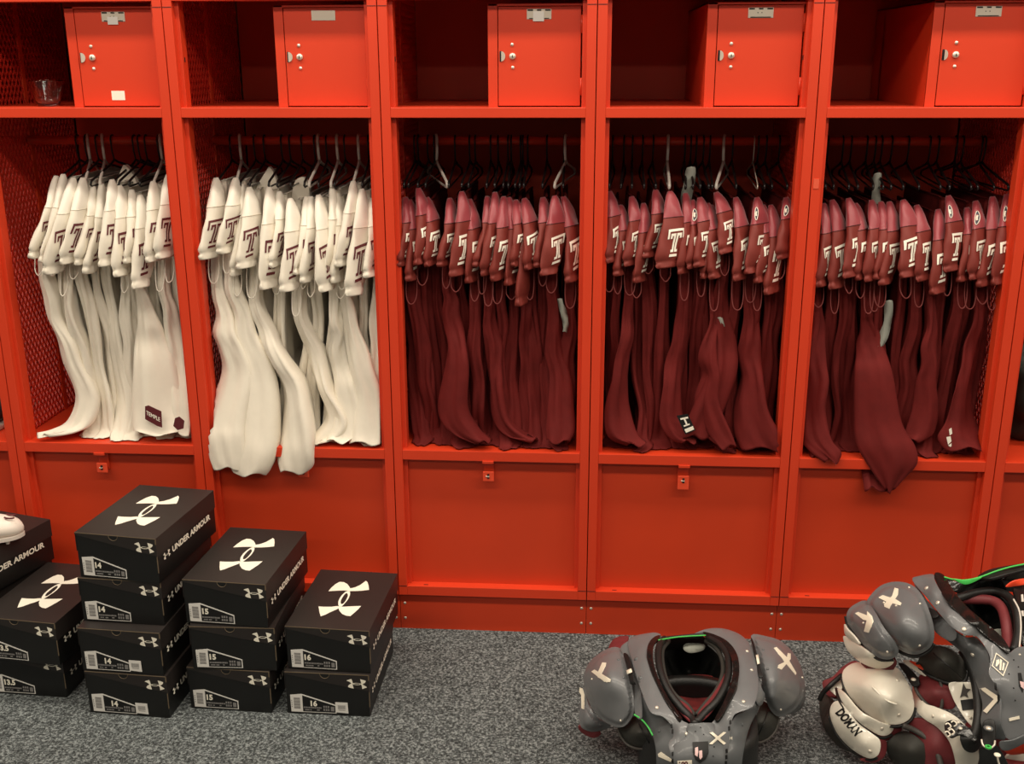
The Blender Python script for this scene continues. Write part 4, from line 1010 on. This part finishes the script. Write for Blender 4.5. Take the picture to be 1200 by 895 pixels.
c2, s2w = plate(B_, 'middle_cup', [(150, 570, .15), (165, 620, .15), (215, 690, .14), (280, 745, .125), (340, 776, .11), (380, 765, .11), (390, 735, .13), (330, 715, .15), (240, 660, .165), (180, 590, .17)], [(250, 700, .155)], WHITEP, w1, .005)
rivets(B_, s2w, [(343, 744)], c2, .0045)
cord(B_, 'edge_trim', [(146, 572, .142), (160, 625, .142), (212, 695, .132), (278, 751, .117), (340, 783, .102), (384, 770, .102)], .0035, PADB, c2)
plate(B_, 'cup_padding', [(300, 765, .11), (345, 782, .10), (385, 770, .10), (395, 735, .12), (430, 735, .12), (410, 775, .095), (350, 798, .085)], [], PADM, w1, .01)
c1, s1w = plate(B_, 'shoulder_cup', [(170, 520, .175), (188, 480, .19), (240, 458, .205), (320, 470, .23), (400, 480, .235), (440, 525, .225), (472, 590, .205), (480, 655, .18), (458, 705, .155), (400, 728, .14), (320, 712, .135), (245, 655, .14), (192, 590, .155)],
      [(320, 570, .228), (380, 620, .216), (260, 560, .210), (400, 680, .172), (330, 660, .180)], WHITEP, w1, .005, 2.4)
rivets(B_, s1w, [(410, 537), (414, 685)], c1, .0045)
cord(B_, 'edge_trim', [(168, 525, .168), (190, 593, .148), (243, 660, .133), (320, 718, .128), (400, 734, .133), (462, 710, .148), (486, 655, .172)], .004, PADB, c1)
cord(B_, 'raised_rib', [(300, 565, .2275), (335, 600, .219), (370, 628, .2115), (405, 640, .2055)], .0022, WHITEP, c1)
u2, _ = plate(B_, 'upper_cup', [(175, 355, .26), (190, 350, .27), (240, 385, .285), (320, 440, .28), (390, 455, .28), (370, 480, .25), (320, 488, .235), (250, 460, .23), (195, 410, .24)], [(280, 440, .275)], WHITEP, w1, .005)
plate(B_, 'cup_padding', [(250, 462, .228), (320, 490, .23), (370, 482, .245), (400, 450, .27), (405, 470, .25), (380, 505, .225), (345, 513, .215), (290, 498, .215)], [], PADM, w1, .01)
plate(B_, 'upper_cup', [(180, 295, .30), (195, 320, .305), (230, 360, .30), (245, 385, .29), (215, 372, .275), (185, 345, .28), (178, 320, .29)], [], WHITEP, w1, .005)
mp, smp = plate(B_, 'chest_padding', [(495, 530, .22), (520, 510, .23), (600, 530, .24), (650, 545, .24), (655, 650, .20), (600, 660, .185), (540, 640, .185), (490, 590, .20)], [(570, 590, .225)], PADM, w1, .012)
cord(B_, 'padding_piping', [(495, 525, .225), (487, 575, .208), (535, 640, .188), (590, 662, .188), (600, 600, .218), (590, 530, .245)], .004, PIPE, mp)
wc, swc = plate(B_, 'chest_plate', [(475, 560, .18), (520, 630, .195), (570, 650, .20), (640, 680, .20), (690, 720, .19), (740, 780, .17), (770, 860, .12), (775, 960, .05), (670, 970, .04), (655, 880, .10), (630, 800, .14), (580, 740, .16), (520, 700, .165), (480, 650, .17)], [(600, 700, .195), (700, 820, .16)], WHITEP, w1, .005)
rivets(B_, swc, [(560, 690)], wc, .004)
wc2, swc2 = plate(B_, 'chest_plate', [(628, 550, .25), (680, 545, .26), (735, 555, .26), (755, 640, .22), (750, 740, .18), (710, 715, .19), (665, 650, .21), (640, 600, .23)], [], WHITEP, w1, .004)
rivets(B_, swc2, [(720, 697)], wc2, .0042)
mark(B_, swc2, [[(690, 548), (702, 572), (722, 575), (706, 592), (712, 612), (692, 602), (676, 612), (682, 590)]], PIPE, wc2, 'star')
mark(B_, swc2, [[(678, 622), (735, 615), (738, 660), (686, 665)]], DARK, wc2, 'buckle_plate')
plate(B_, 'side_padding', [(455, 715, .14), (520, 705, .16), (590, 745, .155), (635, 800, .13), (655, 880, .09), (655, 960, .03), (560, 960, .03), (520, 880, .07), (470, 790, .10)], [(570, 820, .12)], PADM, w1, .012)
cord(B_, 'side_piping', [(430, 730, .14), (480, 750, .13), (540, 790, .12), (580, 850, .10), (600, 930, .07)], .007, PIPE, w1)
plate(B_, 'arm_flap', [(360, 810, .08), (420, 755, .11), (480, 770, .12), (540, 830, .10), (560, 900, .06), (520, 940, .03), (440, 930, .02), (380, 880, .03)], [(460, 840, .095)], PADG, w1, .012)
plate(B_, 'strap_base', [(410, 465, .24), (440, 470, .245), (490, 520, .235), (500, 555, .225), (470, 560, .215), (440, 510, .225)], [], DARK, w1, .006)
rivets(B_, lambda a, b: .245, [(477, 533)], w1, .006)
plate(B_, 'edge_strip', [(430, 455, .25), (470, 455, .26), (520, 495, .25), (530, 520, .24), (490, 500, .245)], [], WHITEP, w1, .004)
plate(B_, 'edge_strip', [(455, 450, .255), (500, 465, .265), (520, 490, .26), (480, 468, .262)], [], ORANGE, w1, .004, lift=.003)
bk_ = plate(B_, 'buckle_strap', [(610, 720, .20), (650, 705, .21), (700, 730, .21), (750, 770, .20), (740, 800, .19), (680, 770, .195), (640, 780, .19), (615, 760, .19)], [], VINYL, w1, .006, lift=.004)[0]
for (u, v) in ((625, 735), (640, 760), (622, 770), (650, 725)): cord(B_, 'buckle_wire', [(u - 12, v - 8, .222), (u, v - 14, .225), (u + 12, v, .222), (u, v + 10, .22)], .0018, STEEL, bk_)
rivets(B_, lambda a, b: .222, [(668, 716), (678, 742)], bk_, .005)
plate(B_, 'end_plate', [(870, 870, .10), (930, 850, .11), (1000, 830, .11), (1020, 960, .04), (900, 970, .03)], [], WHITEP, w1, .005)
plate(B_, 'end_padding', [(865, 835, .15), (900, 820, .16), (950, 800, .17), (1000, 800, .16), (990, 840, .13), (930, 855, .12), (885, 855, .125)], [], ORANGE, w1, .01)

g2 = empty('shoulder_pads', (2.72, -.60, .2))
tag(g2, 'grey football shoulder pads lying on top of the white ones at the right', 'shoulder pads')
plate(B_, 'neck_lining', [(640, 180, .36), (760, 150, .37), (860, 190, .36), (900, 300, .32), (890, 400, .30), (800, 360, .30), (700, 280, .33)], [(780, 270, .27)], DARK, g2, .008)
plate(B_, 'lining_patch', [(800, 325, .33), (850, 315, .335), (880, 330, .33), (870, 355, .32), (830, 350, .325)], [], CLOTHG, g2, .003)
plate(B_, 'back_plate', [(610, 100, .40), (680, 118, .40), (760, 105, .41), (830, 72, .43), (950, 40, .44), (1060, 45, .43), (1080, 150, .40), (960, 150, .39), (900, 160, .38), (820, 145, .38), (720, 165, .37), (660, 160, .38)], [(850, 110, .42)], VINYL, g2, .008)
plate(B_, 'back_padding', [(750, 92, .425), (800, 62, .44), (880, 45, .45), (960, 36, .455), (960, 60, .45), (880, 80, .45), (800, 100, .44)], [], PADB, g2, .008, lift=.004)
plate(B_, 'back_insert', [(872, 138, .42), (905, 112, .435), (960, 100, .435), (960, 125, .425), (910, 136, .42)], [], ORANGE, g2, .004, lift=.006)
rl, srl = plate(B_, 'right_collar_plate', [(905, 140, .42), (960, 120, .42), (1050, 130, .40), (1060, 420, .33), (960, 400, .345), (935, 330, .37), (930, 230, .40)], [], VINYL, g2, .006)
cord(B_, 'stitch_line', [(905, 190, .425), (930, 240, .415), (937, 310, .395), (930, 400, .365)], .002, HW, g2)
mark(B_, srl, [[(938, 170), (946, 168), (950, 200), (940, 200)], [(936, 240), (948, 238), (950, 262), (938, 262)]], HW, rl, 'print', .001, .003)
cord(B_, 'neck_roll', [(655, 190, .385), (740, 163, .39), (820, 155, .395), (885, 180, .40), (918, 240, .395), (925, 330, .37), (905, 410, .35)], .010, PADB, g2)
cord(B_, 'neck_cushion', [(672, 190, .372), (740, 190, .375), (810, 195, .378), (852, 225, .378), (872, 285, .37), (878, 350, .352), (880, 410, .34)], .0125, PADM, g2)
lw, slw = plate(B_, 'chest_plate', [(550, 262, .375), (590, 262, .390), (650, 325, .385), (700, 352, .380), (748, 355, .375), (792, 412, .365), (805, 470, .350), (835, 560, .325), (850, 640, .300), (850, 720, .270), (870, 790, .230), (800, 775, .225), (765, 720, .240), (772, 640, .270), (750, 560, .285), (720, 480, .305), (685, 420, .320), (625, 370, .335), (575, 330, .345)],
      [(700, 400, .356), (780, 520, .322), (810, 650, .282)], GREYD, g2, .004)
up_, sup = plate(B_, 'collar_plate', [(472, 108, .415), (500, 90, .42), (560, 82, .425), (568, 108, .435), (600, 165, .435), (660, 235, .43), (745, 308, .415), (830, 378, .395), (882, 420, .38), (925, 395, .375), (1000, 395, .36), (1060, 430, .34), (1060, 760, .24), (960, 770, .235), (900, 795, .225), (858, 765, .24), (845, 710, .265), (850, 650, .29), (842, 590, .32), (830, 560, .335), (800, 510, .35), (806, 455, .368), (792, 408, .38), (748, 350, .395), (700, 343, .40), (640, 308, .405), (585, 248, .41), (530, 180, .412)],
      [(560, 160, .434), (620, 250, .425), (720, 330, .406), (860, 480, .362), (900, 600, .318)], GREYP, g2, .004)
rivets(B_, sup, [(532, 142), (580, 205), (693, 318)], up_, .0055); rivets(B_, slw, [(730, 428)], lw, .005)
rivets(B_, slw, [(815, 490), (770, 575)], lw, .0035, GREYD)
rivets(B_, sup, [(905, 450), (885, 510), (905, 570), (912, 622), (925, 480), (930, 540)], up_, .0015, DARK); rivets(B_, sup, [(932, 428)], up_, .003)
mark(B_, sup, [[(822, 545), (832, 550), (834, 585), (824, 575)], [(836, 595), (846, 600), (848, 650), (838, 645)], [(840, 665), (848, 668), (849, 720), (841, 715)]], DARK, lw, 'slot')
dm = [(830, 418), (885, 460), (862, 520), (812, 475)]
def edge_quads(P, w):
    c = np.mean(P, axis=0); out = []
    for i in range(len(P)):
        a = np.array(P[i], float); b = np.array(P[(i + 1) % len(P)], float)
        ai, bi = a + (c - a) * w, b + (c - b) * w; out.append([tuple(a), tuple(b), tuple(bi), tuple(ai)])
    return out
em = mark(B_, sup, edge_quads(dm, .13), STK, up_, 'diamond_emblem')
mark(B_, sup, [[(832, 450), (844, 447), (846, 462), (834, 478), (828, 476)], [(848, 445), (856, 450), (852, 495), (845, 492)], [(860, 460), (868, 464), (862, 496), (856, 492)]], STK, up_, 'emblem_mark')
mark(B_, slw, [[(760, 572), (782, 568), (838, 605), (838, 622), (828, 624)], [(838, 622), (790, 678), (774, 668), (820, 618)]], STK, lw, 'chevron', .0012, .005)
mark(B_, sup, [[(886, 700), (930, 690), (932, 702), (888, 712)]], STK, up_, 'maker_label')
mark(B_, sup, [[(925, 505), (938, 505), (950, 560), (945, 590), (930, 560)]], DARK, up_, 'shield')
mark(B_, sup, [[(932, 540), (950, 545), (950, 575), (938, 565)]], PINK, up_, 'shield_mark', .001, .003)
plate(B_, 'collar_trim', [(566, 82, .43), (605, 84, .43), (640, 140, .435), (700, 215, .428), (780, 285, .415), (850, 345, .40), (888, 400, .39), (880, 418, .385), (830, 380, .395), (745, 312, .415), (660, 240, .43), (600, 170, .435)], [(640, 180, .442), (760, 290, .425)], VINYL, g2, .006, 3., lift=.003)
cord(B_, 'neck_cord', [(608, 95, .435), (650, 106, .43), (700, 108, .43), (760, 96, .435), (830, 70, .45), (900, 50, .458), (960, 38, .46)], .0022, GREEN, g2)
plate(B_, 'neck_tab', [(645, 102, .432), (700, 106, .432), (770, 96, .436), (735, 118, .425), (700, 128, .42), (670, 118, .424)], [], GREEN, g2, .003, lift=.003)
plate(B_, 'strap_base', [(540, 225, .40), (575, 240, .408), (580, 262, .405), (552, 268, .395)], [], DARK, g2, .004)
plate(B_, 'shoulder_bridge', [(480, 120, .40), (540, 200, .40), (600, 270, .395), (660, 330, .385), (640, 370, .36), (570, 330, .36), (540, 250, .385), (500, 180, .395)], [], GREYP, g2, .003)
q2, sq2 = plate(B_, 'outer_cup', [(190, 255, .325), (212, 220, .34), (272, 195, .36), (310, 240, .375), (350, 310, .37), (395, 370, .35), (412, 415, .325), (385, 445, .30), (330, 442, .29), (275, 400, .29), (228, 340, .295), (196, 295, .305)],
      [(290, 300, .358), (320, 370, .335), (250, 280, .342)], GREYP, g2, .005, 2.2, rim=(4.0, .008))
rivets(B_, sq2, [(365, 415), (262, 292)], q2, .003)
mark(B_, sq2, [[(226, 250), (240, 244), (302, 268), (300, 284), (262, 278)], [(278, 240), (300, 262), (306, 285), (285, 334), (264, 328), (276, 280)]], STK, q2, 'cross_emblem')
cord(B_, 'edge_trim', [(186, 262, .315), (194, 300, .297), (226, 345, .286), (273, 405, .281), (330, 448, .281), (390, 450, .292)], .0038, PADB, q2)
q1, sq1 = plate(B_, 'shoulder_cup', [(283, 185, .375), (335, 132, .395), (400, 114, .408), (465, 126, .415), (512, 170, .415), (545, 240, .405), (566, 320, .38), (560, 378, .355), (530, 412, .335), (480, 428, .322), (420, 408, .32), (360, 350, .33), (310, 280, .345), (277, 220, .36)],
      [(430, 220, .420), (470, 310, .398), (370, 240, .395), (440, 350, .372), (510, 340, .383), (390, 310, .378)], GREYP, g2, .005, 2.2, rim=(4.0, .008))
rivets(B_, sq1, [(505, 210), (458, 140), (350, 205), (402, 218)], q1, .0032); rivets(B_, sq1, [(503, 388)], q1, .003)
mark(B_, sq1, [[(326, 182), (345, 172), (402, 190), (425, 205), (420, 216), (360, 200)], [(396, 140), (412, 145), (410, 170), (372, 230), (352, 222), (350, 210), (385, 175)]], STK, q1, 'cross_emblem')
cord(B_, 'edge_trim', [(273, 225, .352), (306, 285, .336), (356, 356, .32), (418, 414, .311), (480, 435, .313), (535, 417, .326), (566, 380, .347)], .0042, PADB, q1)
cord(B_, 'raised_rib', [(440, 200, .419), (490, 215, .418), (515, 260, .411), (530, 300, .400)], .0025, GREYP, q1)
f2, _ = plate(B_, 'arm_flap', [(495, 460, .27), (520, 415, .30), (575, 388, .32), (640, 405, .32), (690, 450, .30), (706, 505, .27), (690, 540, .255), (630, 545, .245), (560, 520, .245), (510, 490, .25)], [(600, 460, .315)], PADG, g2, .014)
cord(B_, 'flap_piping', [(495, 462, .268), (512, 494, .248), (562, 525, .243), (630, 550, .243), (692, 543, .253), (708, 505, .27)], .0045, PADB, f2)
cord(B_, 'flap_seam', [(560, 420, .318), (620, 470, .318), (685, 530, .27)], .0018, DARK, f2)
cord(B_, 'side_padding', [(690, 410, .31), (730, 490, .285), (752, 580, .26), (758, 680, .23), (745, 760, .20), (720, 800, .18)], .013, PADB, g2)
plate(B_, 'side_pad', [(675, 780, .19), (700, 745, .20), (760, 740, .21), (775, 800, .18), (740, 845, .15), (695, 835, .16)], [(725, 790, .195)], PADB, g2, .012)
pl_, spl = plate(B_, 'buckle_plate', [(772, 720, .265), (797, 702, .275), (822, 715, .275), (826, 790, .245), (815, 830, .225), (775, 825, .22), (770, 770, .24)], [], PADB, g2, .006, lift=.006)
rivets(B_, lambda a, b: .285, [(798, 742)], pl_, .010, GREYD); rivets(B_, lambda a, b: .288, [(798, 742)], pl_, .006, STEEL)
cord(B_, 'hook', [(768, 790, .25), (775, 815, .243), (800, 830, .24), (822, 815, .243), (826, 795, .25)], .002, STEEL, pl_)
MB().lathe([(.003, 0), (.007, 0), (.007, .003), (.003, .003)], at_z(*B_.px(797, 825), .245), 16).build('green_ring', GREEN, pl_)
cord(B_, 'hook', [(835, 850, .23), (838, 875, .22), (845, 900, .21)], .0022, STEEL, pl_)
rivets(B_, lambda a, b: .235, [(836, 856)], pl_, .007, STK)
plate(B_, 'waist_strap', [(765, 830, .21), (830, 820, .22), (870, 870, .18), (890, 950, .12), (760, 950, .12), (760, 880, .17)], [], VINYL, g2, .006)
plate(B_, 'lower_edge', [(850, 800, .225), (900, 795, .23), (960, 770, .24), (1000, 780, .23), (940, 815, .215), (880, 840, .20), (850, 830, .21)], [], GREYD, g2, .004)

# ------------------------------------------------------------------ small pieces on the jerseys
def patch(lk, idx_label, pts, y, m, name, extra=None):
    o = next(o for o in bpy.data.objects if o.get('label', '').endswith(idx_label)); return decal(pts, y, m, name, o)
j1 = next(o for o in bpy.data.objects if 'patch on its hem' in o.get('label', ''))
d = decal([(170, 476), (174, 475), (189, 482), (190, 501), (184, 499), (170, 491)], .0, TM, 'hem_patch', j1)
T = textmesh('TEMPLE', 1., .02)
def pj(a, b): 
    t = a / T[2]; p = at_y(171.5 + 16 * t, 485.5 + 8.5 * t - b * 6.5, -.001); return p
mk('hem_wording', [pj(*v) for v in T[0]], T[1], TW, d)

decal([(205, 490), (210, 488), (216, 493), (215, 502), (208, 504), (203, 499)], -.0015, TM, 'star_patch', j1)
j4 = [o for o in bpy.data.objects if o.get('label', '').startswith('maroon jersey, seventh from the left in the fourth')][0]
d4 = decal([(793, 487), (806, 485), (815, 504), (803, 509)], .008, DARK, 'hem_patch', j4)
mb = MB()
for q in ([(797, 490), (806, 488), (806.6, 490), (797.6, 492)], [(801, 491), (803, 490.5), (806, 497), (804, 497.6)], [(801, 498.5), (808, 496), (808.5, 497.6), (801.6, 500)], [(802, 503), (812, 499), (813.5, 503), (804, 507)]):
    P = [at_y(u, v, .0068) for u, v in q]; mb.add(P, [(0, 1, 2, 3)])
mb.build('hem_print', TW, d4)
j5 = [o for o in bpy.data.objects if o.get('label', '').startswith('maroon jersey, fourteenth from the left in the rightmost')][0]
mb = MB()
for q in ([(1112, 503), (1115, 501), (1116, 508), (1113, 510)], [(1109, 512), (1114, 511), (1115, 517), (1111, 521)], [(1111, 522), (1115, 519), (1115, 524)]):
    P = [at_y(u, v, .010) for u, v in q]; mb.add(P, [tuple(range(len(P)))])
mb.build('hem_print', TW, j5)
for pre, pts in (('white jersey, seventh from the left in the leftmost', [(137, 240), (136, 218), (143, 196), (147, 194), (154, 202), (161, 218), (160, 240)]),
                 ('white jersey, third from the left in the second', [(303, 240), (300, 222), (312, 200), (316, 196), (322, 206), (326, 222), (324, 240)]),
                 ('white jersey, eighth from the left in the second', [(345, 245), (342, 230), (346, 212), (356, 208), (362, 222), (362, 244)])):
    j_ = [o for o in bpy.data.objects if o.get('label', '').startswith(pre)]
    if j_:
        P = catmull(pts, 3, True); c_ = decal([tuple(p) for p in P], .21, CREAM, 'collar', j_[0], .02)
def strip(pts, y, wd, label, name='cloth_strip'):
    C = catmull([tuple(at_y(u, v, y)) for u, v in pts], 5); vs = []; n = len(C)
    for i, c in enumerate(C):
        w2 = wd / 2 * (.55 + .45 * math.sin(math.pi * min(1, (i + 1.5) / n))) ; k = .006 * math.sin(i * .9)
        vs += [(c[0] - w2, c[1] + k, c[2]), (c[0], c[1] - .006, c[2] + .003), (c[0] + w2, c[1] - k, c[2])]
    fs = [(i * 3 + a, i * 3 + a + 1, i * 3 + 4 + a, i * 3 + 3 + a) for i in range(n - 1) for a in (0, 1)]
    o = mk(name, vs, fs, CLOTHG, None, True); m_ = o.modifiers.new('thickness', 'SOLIDIFY'); m_.thickness = .0025
    tag(o, label, 'cloth')
strip([(810, 196), (808, 212), (804, 236), (806, 262)], .17, .030, 'pale grey cloth strip sticking up among the maroon jerseys in the fourth full locker')
strip([(1029, 203), (1026, 222), (1027, 245), (1024, 270)], .17, .022, 'pale grey cloth strip sticking up among the maroon jerseys in the rightmost full locker')
strip([(1042, 352), (1040, 375), (1034, 398), (1029, 412)], .065, .022, 'long pale grey cloth strip hanging beside the pointed hem in the rightmost full locker')
strip([(656, 350), (660, 365), (663, 378), (662, 389)], .065, .016, 'pale grey cloth strip hanging low on the right of the middle locker')
strip([(843, 372), (845, 384), (843, 394)], .07, .018, 'short pale grey cloth strip hanging between maroon bodies in the fourth full locker')
# ------------------------------------------------------------------ light
def area(x, y, z, sx, sy, e, col=(1, .90, .76), tilt=0.):
    l = bpy.data.lights.new('ceiling_or_fill_light', 'AREA'); l.shape = 'RECTANGLE'; l.size = sx; l.size_y = sy; l.energy = e; l.color = col
    o = bpy.data.objects.new('ceiling_or_fill_light', l); COL.objects.link(o); o.location = (x, y, z); o.rotation_euler.x = tilt; return o
for x in (-1., .9, 2.8, 4.7):
    area(x, -.50, 2.87, 1.7, .14, 24, (1, .89, .74))
    area(x, -1.75, 2.87, 1.7, .3, 27, (1, .89, .74))  # unseen second row, added as frontal fill for the lockers
for x in (-.5, 1.6, 3.7):
    area(x, -3.9, 2.87, 1.7, .3, 24, (1, .89, .74))  # unseen weak row further back, added to brighten the shoe box fronts
w = bpy.data.worlds.new('world'); SC.world = w; w.use_nodes = True
w.node_tree.nodes['Background'].inputs['Color'].default_value = (1, .9, .8, 1); w.node_tree.nodes['Background'].inputs['Strength'].default_value = .02
SC.view_settings.view_transform = 'Standard'; SC.view_settings.look = 'None'; SC.view_settings.gamma = 1; SC.view_settings.exposure = 0.
for o in bpy.data.objects:
    for k in ('_o', '_s'):
        if k in o: del o[k]
